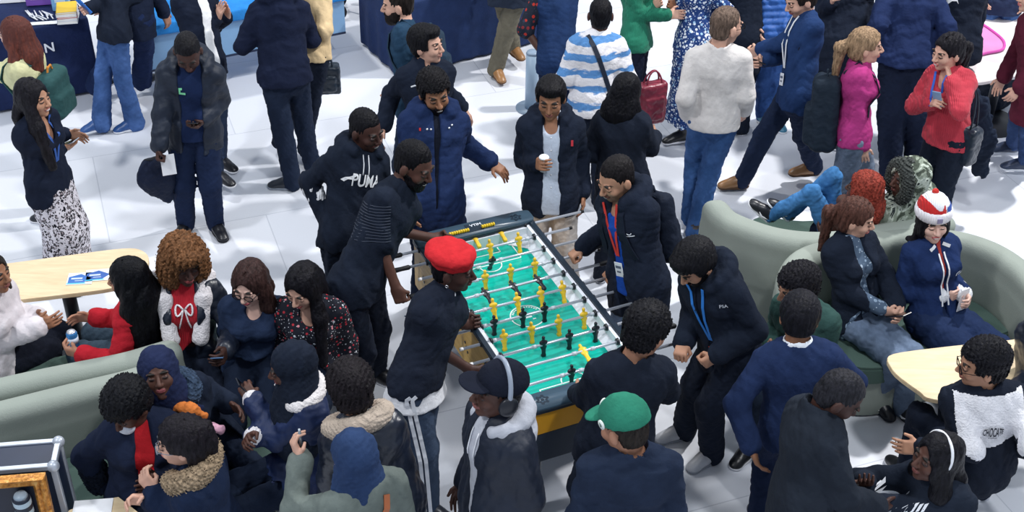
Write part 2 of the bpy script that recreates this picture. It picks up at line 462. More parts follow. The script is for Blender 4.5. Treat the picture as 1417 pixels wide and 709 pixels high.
def pose(name, head, yaw=0, pel=None, syaw=None, hyaw=None, hp=0, hr=0, s=1.0, fem=False, L=None, R=None, La=None, Ra=None,
         Lp=None, Rp=None, fyaw=None, legpole=None, spread=.0, w=1.0, shd_=0.0):
    q = Pose(); q.s = s; q.fem = fem; q.w = w
    q.Hc = P(*head); syaw = yaw if syaw is None else syaw; hyaw = syaw if hyaw is None else hyaw
    q.Hf = headframe(hyaw, hp, hr); q.yaw = yaw; q.syaw = syaw
    f0 = yawf(yaw); fs = yawf(syaw)
    if pel is None: q.Pel = np.array([q.Hc[0], q.Hc[1], 0]) - fs * .03 + UPV * .93 * s
    else: q.Pel = P(*pel)
    ax = nrm(q.Hc - q.Pel)
    if np.linalg.norm(q.Hc - q.Pel) > .80 * s:
        ax = nrm(ax + UPV * .8); q.Hc = q.Pel + ax * .71 * s
    q.NB = q.Hc - (ax * .55 + q.Hf[2] * .45) * .175 * s - q.Hf[1] * .025 * s
    q.t = nrm(q.NB - q.Pel); tl = np.linalg.norm(q.NB - q.Pel)
    q.l = nrm(np.array([-fs[1], fs[0], 0]) - 0); q.l = nrm(q.l - q.t * (q.l @ q.t)); q.f = np.cross(q.t, q.l); q.f = nrm(q.f)
    if q.f @ fs < 0: q.f = -q.f
    lh = np.array([-f0[1], f0[0], 0]); q.lh = lh; q.fh = f0
    shd = shd_ * s
    sw = (.138 if fem else .156) * s * (1 + (w - 1) * .6)
    q.sh = {'L': q.NB - q.t * (.055 * s + shd) + q.l * sw + q.f * shd * .8, 'R': q.NB - q.t * (.055 * s + shd) - q.l * sw + q.f * shd * .8}
    q.el = {}; q.wr = {}; q.hd = {}
    for sd, sp, pl in (('L', L, Lp), ('R', R, Rp)):
        sg = 1 if sd == 'L' else -1; a = q.sh[sd]
        if sp is None: b = a - UPV * .50 * s + q.l * sg * .055 * s + q.f * .07 * s
        elif len(sp) == 3: b = P(*sp)
        else: b = a + (q.l * sg * sp[1] + q.f * sp[2] + q.t * sp[3]) * s
        po = (-UPV * .7 + q.l * sg * .22 - q.f * .6) if pl is None else (q.l * sg * pl[0] + q.f * pl[1] + UPV * pl[2])
        e, b, ov = ik(a, b, .275 * s, .25 * s, po)
        if ov > .03: print('REACH', name, sd, round(ov, 2))
        q.el[sd] = e; q.wr[sd] = b
    q.hip = {'L': q.Pel + lh * .085 * s, 'R': q.Pel - lh * .085 * s}; q.kn = {}; q.an = {}
    fy = yaw if fyaw is None else fyaw; q.fy = fy if isinstance(fy, (tuple, list)) else (fy, fy)
    for sd, sp in (('L', La), ('R', Ra)):
        sg = 1 if sd == 'L' else -1; a = q.hip[sd]
        if sp is None:
            b = a * 1.0; b = b + lh * sg * (.03 + spread) * s; b[2] = .085 * s
            if q.Pel[2] < .7: b = b + f0 * .40 * s
        else: b = P(sp[0], sp[1], sp[2] if len(sp) > 2 else .085)
        po = (f0 + UPV * .02 if q.Pel[2] > .7 else f0 * .5 + UPV * .8) if legpole is None else np.asarray(legpole, float)
        k, b2, ov = ik(a, b, .43 * s, .425 * s, po)
        if ov > .04: print('LEG', name, sd, round(ov, 2))
        q.kn[sd] = k; q.an[sd] = b2
    if not (.38 < tl / s < .60): print('TORSO', name, round(tl / s, 2))
    q.name = name
    # origin on the ground below the pelvis
    q.o = np.array([q.Pel[0], q.Pel[1], 0.0])
    return q
def H(q, x, y, z): return q.Hc + (q.Hf[0] * x + q.Hf[1] * y + q.Hf[2] * z) * q.s * q.hs
Pose.hs = 1.14
def head_solid(S, q, face=True):
    s = q.s * q.hs; R = q.Hf; e = lambda c, r, k=.015, op='u': S.ell(H(q, *c), np.array(r) * s, R, k * s, op)
    e((0, -.012, .035), (.074, .094, .084), .001); e((0, .012, -.025), (.063, .080, .088), .03)
    e((0, .030, -.072), (.048, .048, .036), .02); e((0, .066, -.095), (.021, .018, .017), .018)
    for g in (-1, 1):
        e((g * .036, .062, -.026), (.026, .024, .026), .018)
        e((g * .078, -.008, -.008), (.011, .020, .032), .006)
    if face:
        for g in (-1, 1):
            e((g * .028, .083, .026), (.026, .012, .008), .008)
            e((g * .031, .099, .004), (.017, .014, .010), .008, 's')
            e((g * .030, .084, .002), (.015, .010, .0075), .004)
            e((g * .011, .100, -.030), (.009, .010, .008), .006)
        S.cone(H(q, 0, .090, .012), H(q, 0, .111, -.026), .007 * s, .0115 * s, .008 * s)
        e((0, .091, -.054), (.023, .012, .0055), .004); e((0, .089, -.064), (.020, .012, .0065), .004)
    return S
SKIN = {'dark': '54372e', 'deep': '452c26', 'brown': '96694f', 'tan': 'b98a70', 'light': 'd2a590', 'pale': 'dcb4a4', 'mid': 'a97a62'}
LIP = {'dark': '7a4843', 'deep': '6b3f3c', 'brown': '8d544c', 'tan': 'a8645a', 'light': 'c47470', 'pale': 'cf6f70', 'mid': '9a5a50'}
def hand(S, q, sd, d, n, mode, s):
    """five separate fingers and a thumb on the side of the palm"""
    d = nrm(d); n = nrm(n - d * (n @ d)); sv = np.cross(d, n) * (1 if sd == 'R' else -1)
    w = q.wr[sd]; R = np.array([sv, d, n])
    S.box(w + d * .050 * s, np.array([.040, .046, .015]) * s, R, .014 * s, .02)
    S.cone(w - d * .02 * s, w + d * .03 * s, .026 * s, .027 * s, .02, sq=(n, .75))
    cur = {'relax': (22, 30), 'grip': (80, 95), 'flat': (4, 6), 'hold': (45, 55), 'point': (75, 90), 'fist': (88, 100)}[mode]
    for i, (off, ln) in enumerate(((.031, .072), (.010, .080), (-.011, .075), (-.031, .060))):
        b = w + d * (.092 - abs(i - 1) * .003) * s + sv * off * s
        c1, c2 = cur
        if mode == 'point' and i == 0: c1, c2 = 5, 5
        fan = sv * off * 2.2
        a1 = math.radians(c1 + i * 2); a2 = math.radians(c1 + c2)
        d1 = nrm(d * math.cos(a1) + n * math.sin(a1) + fan * math.cos(a1)); d2 = nrm(d * math.cos(a2) + n * math.sin(a2) + fan * .5)
        m = b + d1 * ln * .55 * s; S.cone(b, m, .0098 * s, .0086 * s, .004); S.cone(m, m + d2 * ln * .5 * s, .0086 * s, .0070 * s, .003)
    tb = w + d * .028 * s + sv * .030 * s
    if mode in ('grip', 'fist', 'hold', 'point'): t1 = nrm(sv * .5 + d * .6 + n * .6); t2 = nrm(d * .5 + n * .6 - sv * .5)
    else: t1 = nrm(sv * .75 + d * .65 + n * .15); t2 = nrm(sv * .3 + d * .9 + n * .2)
    m = tb + t1 * .038 * s; S.cone(tb, m, .0125 * s, .0105 * s, .012); S.cone(m, m + t2 * .033 * s, .0105 * s, .008 * s, .004)
    q.palm[sd] = (w + d * .065 * s + n * .03 * s, R)
def torso(S, q, t=0.0, up=1.0, belly=0.0, k=.05):
    s = q.s; w = q.w; a = q.Pel; b = q.NB; m = lambda u: a + (b - a) * u
    f = q.f; wa = .120 if q.fem else .132; ch = .132 if q.fem else .150; w = 1 + (w - 1) * .8
    S.cone(a - q.t * .02, m(.32), (.146 * w * s + t), (wa * w * s + t), k, sq=(f, .72))
    S.cone(m(.32), m(.74) + f * .005, (wa * w * s + t), (ch * w * s + t), k, sq=(f, .72))
    S.cone(m(.74), m(.90), (ch * w * s + t), (.10 * s + t), k, sq=(f, .72))
    if q.fem:
        for g in (-1, 1): S.ell(m(.70) + f * (.085 * s) + q.l * g * .065 * s, (.062 * s + t * .8), None, .04)
    S.cone(q.sh['L'] - q.l * .02 * s, q.sh['R'] + q.l * .02 * s, .048 * s + t, None, .05)
    for g in 'LR': S.cone(b + q.t * .02 * s, q.sh[g] - (q.sh[g] - b) * .25, .045 * s + t * .6, .045 * s + t, .04)
    S.cone(m(.80) + q.l * .07 * s * w, m(.80) - q.l * .07 * s * w, .095 * s + t, None, .05, sq=(f, .85))
    if belly: S.ell(m(.3) + f * .06 * s, (np.array([.12, .12, .13]) * s + t), None, .05)
    return S
def arm(S, q, sd, t=0.0, upto=1.0, r=(.050, .040, .030), k=.03, flare=0.0):
    s = q.s; a, e, w = q.sh[sd], q.el[sd], q.wr[sd]
    if upto <= .5:
        S.cone(a, a + (e - a) * upto * 2, r[0] * s + t, (r[0] + (r[1] - r[0]) * upto * 2) * s + t + flare, k)
    else:
        S.cone(a, e, r[0] * s + t, r[1] * s + t, k)
        S.cone(e, e + (w - e) * (upto - .5) * 2, r[1] * s + t, r[2] * s + t + flare, k)
def leg(S, q, sd, t=0.0, to=1.0, r=(.082, .056, .040), k=.03, flare=0.0):
    s = q.s; h, n, a = q.hip[sd], q.kn[sd], q.an[sd]
    S.cone(h, n, r[0] * s + t, r[1] * s + t, k)
    if to > .5: S.cone(n, n + (a - n) * (to - .5) * 2, r[1] * s + t, r[2] * s + t + flare, k)
def sub(name, S, m, par, h=.008, amp=0.0, wave=.09, seed=0, cols=None, noise=None, clip=None):
    V, F = S.mesh(h, amp, wave, noise, seed, clip)
    if not len(F): print('EMPTY', name); return None
    o = ROOTS[par.name] if par is not None else np.zeros(3)
    c = cols(V) if cols is not None else None
    ob = link(name, make_mesh(name, V - o, F, c), m, par); ROOTS[ob.name] = o; ob['_n'] = 0; del ob['_n']
    return ob
def bvh_of(obs):
    vs = []; fs = []
    for o in obs:
        if o is None: continue
        me = o.data; n = len(vs); L = ROOTS.get(o.name, np.zeros(3))
        a = np.empty(len(me.vertices) * 3, np.float32); me.vertices.foreach_get('co', a); a = a.reshape(-1, 3) + L
        vs += a.tolist(); b = np.empty(len(me.loops), np.int32); me.loops.foreach_get('vertex_index', b); fs += (b.reshape(-1, 4) + n).tolist()
    return BVHTree.FromPolygons(vs, fs)
_eye = {}
def eye_mesh():
    if 'm' not in _eye:
        V = []; F = []; n, m = 14, 10
        for i in range(m + 1):
            a = PI * i / m
            for j in range(n): b = 2 * PI * j / n; V.append((math.sin(a) * math.cos(b), math.cos(a), math.sin(a) * math.sin(b)))
        for i in range(m):
            for j in range(n): F.append((i * n + j, (i + 1) * n + j, (i + 1) * n + (j + 1) % n, i * n + (j + 1) % n))
        V = np.array(V); c = np.where(V[:, 1:2] > .70, lin('17110f'), lin('bdb5b4')); _eye['m'] = make_mesh('eye', V, np.array(F), c); _eye['m'].materials.append(attr('eyeball', .4, .3))
    return _eye['m']
def face_paint(q, skin, lip, brow, beard, smile, lids, hand_tint=True):
    sk = np.array(lin(SKIN.get(skin, skin))); lp = np.array(lin(lip or LIP.get(skin, 'a05f58'))); br = np.array(lin(brow)); s = q.s * q.hs
    def f(V):
        c = np.tile(sk, (len(V), 1)) * (1 + .06 * np.sin(V[:, :1] * 61 + V[:, 1:2] * 47 + V[:, 2:] * 53))
        l = ((V - q.Hc) @ q.Hf.T) / s; x, y, z = l[:, 0], l[:, 1], l[:, 2]
        def mix(m, col): 
            m = np.clip(m, 0, 1)[:, None]; c[:] = c * (1 - m) + col * m
        fr = (y > .05) & (np.abs(l).max(1) < .2)
        mix(fr * (1 - (((x) / .026) ** 2 + ((z + .059) / .0125) ** 2)) * 4, lp)
        if smile: mix(fr * (1 - ((x / .019) ** 2 + ((z + .059 + 9 * x * x) / .0055) ** 2)) * 4, np.array([.8, .78, .75]))
        bz = .030 - 2.2 * (np.abs(x) - .03) ** 2 * 4
        mix(fr * (1 - (((np.abs(x) - .031) / .021) ** 2 + ((z - bz + .002) / .0078) ** 2)) * 3.5, br)
        mix(fr * .85 * (1 - (((np.abs(x) - .031) / .0165) ** 2 + ((z - .000 + (0.002 if lids else 0)) / (.0050 if lids else .0075)) ** 2)) * 4, np.array([.03, .02, .02]))
        if beard == 'stubble': mix(((y > -.02) & (z < -.028) & (z > -.13) & (np.abs(l).max(1) < .2)) * .45 * np.clip((-.028 - z) * 60, 0, 1), br)
        return c
    return f
def build_hair(q, par, spec, seed=0):
    kind = spec[0]; col = spec[1]; opt = spec[2] if len(spec) > 2 else {}
    s = q.s * q.hs; R = q.Hf; S = Solid()
    e = lambda c, r, k=.015, op='u': S.ell(H(q, *c), np.array(r) * s, R, k * s, op)
    bx = lambda c, h, rad=.02, k=.012, op='s': S.box(H(q, *c), np.array(h) * s, R, rad * s, k * s, op)
    t = opt.get('t', .012); m = opt.get('m') or hairm(col, .5, kind in ('curly', 'afro'))
    amp, wave, nz = .003, .02, None
    def cut(top=.068, side=-.012):
        bx((0, .045 + .12, top - .15), (.2, .12, .15)); bx((0, -.02 + .2, side - .1), (.2, .2, .1)); bx((0, 0, -.072 - .1), (.2, .3, .1))
    if kind == 'short':
        e((0, -.014, .037), (.076 + t, .095 + t, .086 + t)); e((0, -.03, -.02), (.066 + t * .6, .066 + t * .6, .07)); cut(opt.get('top', .062))
        if opt.get('quiff'): e((0, .05, .10), (.06, .045, .03), .02)
    elif kind == 'fade':
        e((0, -.014, .037), (.0765, .0965, .086 + t * .6)); e((0, -.03, -.02), (.067, .068, .07)); cut(.07)
    elif kind in ('curly', 'afro'):
        e((0, -.014, .037 + t * .6), (.078 + t, .097 + t, .086 + t)); e((0, -.035, -.02), (.07 + t * .6, .07 + t * .6, .07)); cut(opt.get('top', .066))
        amp, wave = .006, .022
        def nz(x, y, z): return .006 * (np.sin(x * 330 + 2 * np.sin(y * 140)) * np.sin(y * 310 + z * 60) * np.sin(z * 320 + 2 * np.sin(x * 150)))
    elif kind == 'bigcurl':
        e((0, -.02, .045), (.115, .115, .105)); e((.07, .0, -.04), (.065, .075, .11), .04); e((-.07, .0, -.04), (.065, .075, .11), .04); e((0, -.06, -.05), (.10, .07, .11), .04)
        e((0, .085, .085), (.075, .04, .04), .03); e((0, .13, -.045), (.064, .10, .084), .01, 's'); amp, wave = .010, .035
        def nz(x, y, z): return .010 * (np.sin(x * 190 + 2 * np.sin(y * 90)) * np.sin(y * 180 + z * 50) * np.sin(z * 170 + 2 * np.sin(x * 110)))
        m = opt.get('m') or hairm(col, .6, True)
    elif kind in ('long', 'pony', 'bun', 'bob', 'braids'):
        e((0, -.014, .037), (.075 + t, .095 + t, .085 + t)); e((0, -.035, -.03), (.072 + t, .068 + t, .085), .03)
        part = opt.get('part', 1)
        if kind in ('long', 'bob', 'braids'):
            ln = opt.get('len', .30 if kind == 'long' else .10); wd = opt.get('wd', 1.0)
            for g in (-1, 1):
                e((g * .066, .012, -.02), (.026, .052, .085), .02)
                fr = opt.get('front', (0, 0))[0 if g > 0 else 1]
                a = H(q, g * .070, -.01, -.05); b0 = a - UPV * .10 * s + q.l * g * .01 * s
                b = b0 - UPV * (ln - .1) * s + q.f * ((.12 if fr else -.05) * s) + q.l * g * (.015) * s
                if fr:
                    a = H(q, g * .066, .02, -.05); b0 = a - UPV * .11 * s + q.f * .035 * s + q.l * g * .02 * s; b = b0 - UPV * (ln - .1) * s + q.f * .055 * s
                S.cone(a, b0, .035 * s * wd, .042 * s * wd, .02); S.cone(b0, b, .042 * s * wd, .024 * s * wd, .02)
            a = H(q, 0, -.075, -.02); b0 = a - UPV * .10 * s - q.f * .02 * s
            S.cone(a, b0, .065 * s, .075 * s * wd, .03, sq=(q.f, .65)); S.cone(b0, b0 - UPV * (ln - .08) * s - q.t * 0, .075 * s * wd, .055 * s * wd, .03, sq=(q.f, .5))
        if kind in ('long', 'bob', 'pony', 'bun', 'braids'):
            e((0, .125, -.024), (opt.get('fw', .060), .086, .113), .012, 's')
            bx((0, .2, -.22), (.04, .12, .13), .02, .02, 's')
        if kind in ('pony', 'bun'):
            bx((0, -.02 + .2, .0 - .1), (.2, .2, .1)); bx((0, .052 + .12, .056 - .15), (.2, .12, .15), .03); bx((0, 0, -.085 - .1), (.2, .3, .1))
        if kind == 'pony':
            a = H(q, 0, -.105, .03); b = a - q.Hf[1] * .05 * s - UPV * .05 * s; ln = opt.get('len', .22)
            S.cone(a, b, .024 * s, .042 * s, .012); S.cone(b, b - UPV * ln * s - q.Hf[1] * .01, .042 * s, .022 * s, .02)
        if kind == 'bun': e((0, -.11, .06), (.045, .04, .045), .01)
        if kind == 'braids':
            def nz(x, y, z): return .007 * np.sin(x * 300) * np.sin(y * 300)
        if opt.get('part', 1) and kind != 'braids': S.cone(H(q, .01, .10, .095), H(q, .01, -.04, .135), .004, .004, .01, op='s')
        amp, wave = (.003, .055) if kind in ('long', 'bob') else (.004, .03)
    elif kind == 'hijab':
        e((0, -.022, .03), (.075 + .020, .094 + .014, .085 + .018)); e((0, -.012, -.05), (.084, .086, .085), .03)
        S.cone(H(q, 0, -.01, -.07), q.NB + q.f * .02, .080 * s, .105 * s, .05)
        S.cone(q.NB + q.f * .03, q.NB - q.t * .10 * s + q.f * .06 * s, .11 * s, .13 * s, .06, sq=(q.f, .7))
        if opt.get('long'): S.cone(q.NB + q.f * .02, q.NB - q.t * .22 * s + q.f * .04 * s, .12 * s, .17 * s, .06, sq=(q.f, .75))
        e((0, .122, -.018), (.056, .092, .076), .008, 's'); amp, wave = .004, .06; m = opt.get('m') or cloth(col)
    elif kind == 'hoodup':
        e((0, -.02, .03), (.115, .12, .115)); S.cone(H(q, 0, -.02, -.05), q.NB, .10 * s, .12 * s, .05)
        e((0, .14, -.02), (.07, .09, .10), .01, 's'); amp, wave = .006, .06; m = opt.get('m') or cloth(col)
    nm = {'hijab': 'headscarf', 'hoodup': 'hood'}.get(kind, 'hair')
    return sub(nm, S, m, par, .006, amp, wave, seed, noise=nz)
def hat_cap(q, par, c, back=False, badge=None, up=0.0):
    s = q.s * q.hs; R = q.Hf; S = Solid(); fy = -1 if back else 1
    S.ell(H(q, 0, -.012, .052), np.array([.092, .108, .088]) * s, R, .01)
    S.box(H(q, 0, 0, .035 - .1), np.array([.2, .2, .1]) * s, R, .01, .01, op='s')
    B = Solid(); a = R[1] * fy
    o = sub('cap', S, cloth(c), par, .006, .0015, .05)
    Rb = R.copy()
    B.ell(H(q, 0, fy * .104, .040 + up), np.array([.074, .072, .010]) * s, np.array([R[0], nrm(R[1] - R[2] * (.18 - up * 14)), nrm(R[2] + R[1] * (.18 - up * 14) * fy)]), .01)
    B.ell(H(q, 0, -.012, .05), np.array([.088, .104, .08]) * s, R, .004, op='s')
    v = sub('cap_brim', B, cloth(c), par, .005); return o
def shoe(q, par, sd, c='15171d', sole='e8e8ee', boot=False, swoosh=None, h=.0065):
    s = q.s; a = q.an[sd]; k = q.kn[sd]; fy = q.fy[0 if sd == 'L' else 1]
    sh = nrm(a - k)
    if a[2] > .2 or q.footfree: f = nrm(yawf(fy) * q.footfree_h + UPV * q.footfree_v) ; u = nrm(-sh - f * (-sh @ f))
    else: f = yawf(fy); u = UPV
    l = np.cross(u, f); R = np.array([l, f, u]); g = lambda x, y, z: a + (l * x + f * y + u * z) * s
    S = Solid()
    S.ell(g(0, -.01, -.040), np.array([.042, .055, .042]) * s, R, .02); S.ell(g(0, .085, -.044), np.array([.047, .088, .036]) * s, R, .035)
    S.ell(g(0, .045, -.022), np.array([.040, .065, .040]) * s, R, .03); S.ell(g(0, .15, -.058), np.array([.044, .05, .025]) * s, R, .02)
    S.cone(g(0, -.005, -.02), g(0, -.01, .10 if boot else .03), .042 * s, .046 * s, .03)
    S.box(g(0, .06, -.085 - .06), np.array([.2, .3, .06]) * s, R, .001, .004, op='s')
    top = sub('shoe', S, cloth(c, 'leather'), par, h)
    B = Solid(); B.cone(g(0, -.012, -.071), g(0, .06, -.071), .047 * s, .043 * s, .02, sq=(u, .42)); B.cone(g(0, .06, -.071), g(0, .155, -.071), .043 * s, .046 * s, .02, sq=(u, .42))
    so = sub('sole', B, plain(sole, .6, .3, name='rubber_sole'), top if False else par, h)
    if swoosh:
        for sg in (-1, 1):
            b = MB(True); b.tube([g(sg * .047, .10, -.035), g(sg * .050, .06, -.052), g(sg * .048, .03, -.045), g(sg * .046, -.02, -.02)], [.002, .008, .007, .002], 6); b.build('side_mark', plain(swoosh, .5), par).parent = top
    if top is not None and so is not None:
        so.parent = top
    return top
def project(bv, p, d, off=.004):
    """closest surface point in front of the cloth: cast from p + d*.4 back towards the body"""
    o = np.asarray(p) + d * .30; h = bv.ray_cast(Vector(o), Vector(-d), .6)
    if h[0] is None: return np.asarray(p)
    return np.array(h[0]) + d * off
def person(name, label, P_=None, skin='brown', lip=None, hair=None, brow='15110f', beard=None, smile=False, lids=False, face=True,
           tops=(), bottom=None, shoes=None, hands=('relax', 'relax'), palm=None, hdir=None, h=.0058, cat='person', group=None, seed=0, eyes=True, footfree=None, **kw):
    if ONLY and name not in ONLY.split(','): return None
    q = pose(name, **P_); q.palm = {}; q.footfree = bool(footfree); q.footfree_h, q.footfree_v = footfree or (0, 0)
    r = root('person', q.o, label, cat, group); q.root = r; s = q.s
    B = Solid(); head_solid(B, q, face)
    B.cone(H(q, 0, -.02, -.05), q.NB - q.t * .02 * s, .056 * s, .060 * s if not q.fem else .050 * s, .03)
    torso(B, q, -.014); hs_ = {}
    for i, sd in enumerate('LR'):
        sg = 1 if sd == 'L' else -1
        arm(B, q, sd, -.004); leg(B, q, sd, -.010)
        fa = nrm(q.wr[sd] - q.el[sd]); d = fa if hdir is None or hdir.get(sd) is None else nrm(np.array(hdir[sd][0] * q.l + hdir[sd][1] * q.f + hdir[sd][2] * UPV))
        n = -q.l * sg if palm is None or palm.get(sd) is None else (palm[sd][0] * q.l + palm[sd][1] * q.f + palm[sd][2] * UPV)
        hand(B, q, sd, d, np.asarray(n, float) + fa * .01, hands[i], s)
        B.cone(q.an[sd], q.an[sd] + yawf(q.fy[i]) * .10 * s * (0 if q.an[sd][2] > .2 else 1) - UPV * .03 * (0 if q.an[sd][2] > .2 else 1),   .024 * s, .020 * s, .02)
    hc = hair[1] if hair and isinstance(hair[1], str) and hair[0] not in ('hijab', 'hoodup') else brow
    q.body = sub('body', B, attr('skin'), r, h, cols=face_paint(q, skin, lip, brow, beard, smile, lids))
    if eyes and face and not lids:
        for g in (-1, 1):
            o = bpy.data.objects.new('eye', eye_mesh()); COL.objects.link(o); o.parent = r
            Rm = Matrix(q.Hf.T.tolist()).to_4x4(); c = H(q, g * .031, .0812, .002) - q.o
            o.matrix_local = Matrix.Translation(Vector(c)) @ Rm @ Matrix.Diagonal((.0135 * s, .0115 * s, .0088 * s, 1)); o.name = 'eye'
    if beard and beard != 'stubble':
        S = Solid(); R = q.Hf; ss = s * q.hs; g_ = float(beard[1]) + .003
        e = lambda c, rr, k=.015, op='u': S.ell(H(q, *c), np.array(rr) * ss, R, k, op)
        e((0, .030, -.066), (.054 + g_, .054 + g_, .044 + g_)); e((0, .064, -.094), (.026 + g_, .022 + g_, .022 + g_)); e((0, .006, -.03), (.066 + g_ * .5, .062, .04), .02)
        e((0, .094, -.046), (.030, .012, .008), .008)
        S.box(H(q, 0, .1, .038), np.array([.2, .2, .06]) * ss, R, .02, .01, op='s'); e((0, .100, -.060), (.021, .024, .009), .004, 's'); e((0, .12, -.018), (.040, .06, .026), .008, 's')
        S.box(H(q, 0, -.12, -.05), np.array([.2, .11, .2]) * ss, R, .02, .01, op='s')
        sub('beard', S, hairm(beard[0], .6), r, .005, .002, .015)
    if hair: q.hair = build_hair(q, r, hair, seed)
    q.clothes = []
    if bottom: make_bottom(q, r, bottom, seed)
    for i, g in enumerate(tops): make_top(q, r, dict(g, _inner=1) if i < len(tops) - 1 and not g.get('outerish') else g, seed + i * 3 + len(name))
    if shoes is not None:
        for sd in 'LR':
            if shoes.get('only', sd) == sd: shoe(q, r, sd, **{k: v for k, v in shoes.items() if k != 'only'})
    q.skin = skin
    return q
def make_bottom(q, r, b, seed):
    s = q.s; t = b.get('t', .010); S = Solid(); kind = b.get('kind', 'trousers'); c = b.get('c', '232a3d')
    m = b.get('m') or cloth(c, b.get('cloth', 'plain'))
    mid = q.Pel + q.t * .10 * s
    if kind == 'skirt':
        hz = b.get('hem', .3); lo = (q.kn['L'] + q.kn['R']) / 2; an = (q.an['L'] + q.an['R']) / 2
        S.cone(mid, q.Pel - UPV * .05, .135 * s * q.w, .165 * s * q.w, .04, sq=(q.f, .78)); S.cone(q.Pel - UPV * .05, lo, .165 * s * q.w, .17 * s * q.w, .04, sq=(q.fh, .8))
        e = lo + (an - lo) * hz; S.cone(lo, e, .17 * s * q.w, b.get('flare', .17) * s * q.w, .04, sq=(q.fh, .8))
        S.box(e - UPV * .3, (.6, .6, .3), None, .01, .01, op='s')
        o = sub('skirt', S, m, r, .009, b.get('amp', .006), .11, seed)
    else:
        t0 = min(t, .006); mid = q.Pel + q.t * .09 * s; S.cone(mid, q.Pel - q.t * .02, .126 * s * q.w + t0, .134 * s * q.w + t0, .04, sq=(q.f, .74))
        fl = b.get('flare', .012); kr = b.get('knee', .060); th = b.get('thigh', .088)
        for sd in 'LR': leg(S, q, sd, t, b.get('to', 1.04), (th, kr, .040), .03, fl)
        o = sub('trousers', S, m, r, b.get('h', .0085), b.get('amp', .006), b.get('wave', .085), seed)
    q.clothes.append(o); q.bottom = o
def make_top(q, r, g, seed):
    s = q.s; t = g.get('t', .018) * .72; S = Solid(); inner = g.get('_inner', 0)
    if inner: t = min(t, .012); g = dict(g, amp=.002)
    hem = g.get('hem', .06); sl = g.get('sleeve', .97); nm = g.get('name', 'jacket')
    m = g.get('m') or cloth(g.get('c', '20283a'), g.get('cloth', 'plain'))
    torso(S, q, t, belly=g.get('belly', 0))
    d = -q.t if g.get('along', True) else -UPV
    if hem > 0:
        dn = nrm((q.kn['L'] + q.kn['R']) / 2 - q.Pel) if q.Pel[2] < .8 and not g.get('short') else nrm(-q.t * .35 - UPV)
        if q.Pel[2] < .8 and g.get('short'): dn = -q.t
        S.cone(q.Pel, q.Pel + dn * hem * s, .161 * s * q.w + t, g.get('hemr', .166) * s * q.w + t, .05, sq=(q.f, .74))
        hc = q.Pel + dn * (hem * s)
        Rh = np.array([nrm(np.cross(q.f, dn)), nrm(np.cross(dn, np.cross(q.f, dn))), dn]); 
        S.box(hc + dn * .3, (.5, .5, .3) if q.Pel[2] > .7 or g.get('short') else (.28, .17, .3), Rh, .01, .012, op='s')
    elif hem < 0:
        S.box(q.Pel - q.t * (hem + .3), (.5, .5, .3), np.array([q.l, q.f, q.t]), .01, .01, op='s')
    if sl > 0:
        rr = g.get('r', (.052, .045, .034)); fl = g.get('flare', .006)
        for sd in 'LR': arm(S, q, sd, t * g.get('st', .8), sl, rr, .03, fl)
    col = g.get('collar')
    if col:
        S.cone(q.NB - q.t * .03, q.NB + q.t * (col * s) - q.f * .0, .075 * s + t * .5, .072 * s + t * .4, .02)
        S.cone(q.NB + q.t * (col * s * .4), q.NB + q.t * (col * s + .08), .058 * s, .075 * s, .008, op='s')
    if g.get('hood'):
        hr = g['hood']; pts = []
        for a in np.linspace(-2.35, 2.35, 13):
            ca = math.cos(a); pts.append(q.NB + (-q.f * ca * .112 + q.l * math.sin(a) * .118) * s + q.t * (.034 + .034 * ca) * s)
        for i, (a, b) in enumerate(zip(pts, pts[1:])):
            w0 = .62 + .38 * math.cos(-2.35 + 4.7 * i / 12 ) ; S.cone(a, b, hr * (.62 + .38 * max(0, w0)), None, .018)
        S.ell(q.NB - q.f * .115 * s - q.t * .06, (.105 * s, .055 * s, .10 * s), np.array([q.l, q.f, q.t]), .05)
    # neckline
    v = g.get('neck', .0)
    if v: S.ell(q.NB + q.f * .085 * s - q.t * (.01 + v * .2) * s, (.05 * s, .06 * s, .04 + v), np.array([q.l, q.f, q.t]), .015, op='s')
    ow = g.get('open', 0)
    if ow:
        c = (q.Pel + q.NB) / 2
        S.cone(q.NB + q.f * .19 * s + q.t * .05, q.NB - q.t * .20 * s + q.f * .19 * s, ow * 1.15, ow, .01, op='s', sq=(q.f, max(2.2, .13 / ow)))
        S.cone(q.NB - q.t * .20 * s + q.f * .20 * s, q.Pel - q.t * (hem + .1) + q.f * .20 * s, ow, ow * g.get('openb', 1.0), .01, op='s', sq=(q.f, max(2.0, .12 / ow)))
    if g.get('fleece_edge') and False: pass
    nz = None
    if g.get('quilt'):
        w_ = 2 * PI / g['quilt']
        a = g.get('quilt_amp', .006)
        tt = q.t; o = q.Pel
        def nz(x, y, z): return -a * (np.abs(np.sin(((x - o[0]) * tt[0] + (y - o[1]) * tt[1] + (z - o[2]) * tt[2]) * w_ / 2)) - .6)
    o = sub(nm, S, m, r, g.get('h', .0085), g.get('amp', .0065), g.get('wave', .13), seed, noise=nz)
    q.clothes.append(o); q.top = o
    for sd in g.get('cuffs', ()):
        C = Solid(); w = q.wr[sd]; e = q.el[sd]; u = nrm(w - e)
        C.cone(w - u * .060, w + u * .006, g.get('cuffr', .046), g.get('cuffr', .046), .01)
        sub('cuff', C, cloth(g.get('cuffc', 'e9e6ea'), 'fleece'), r, .006, .003, .02)
    return o
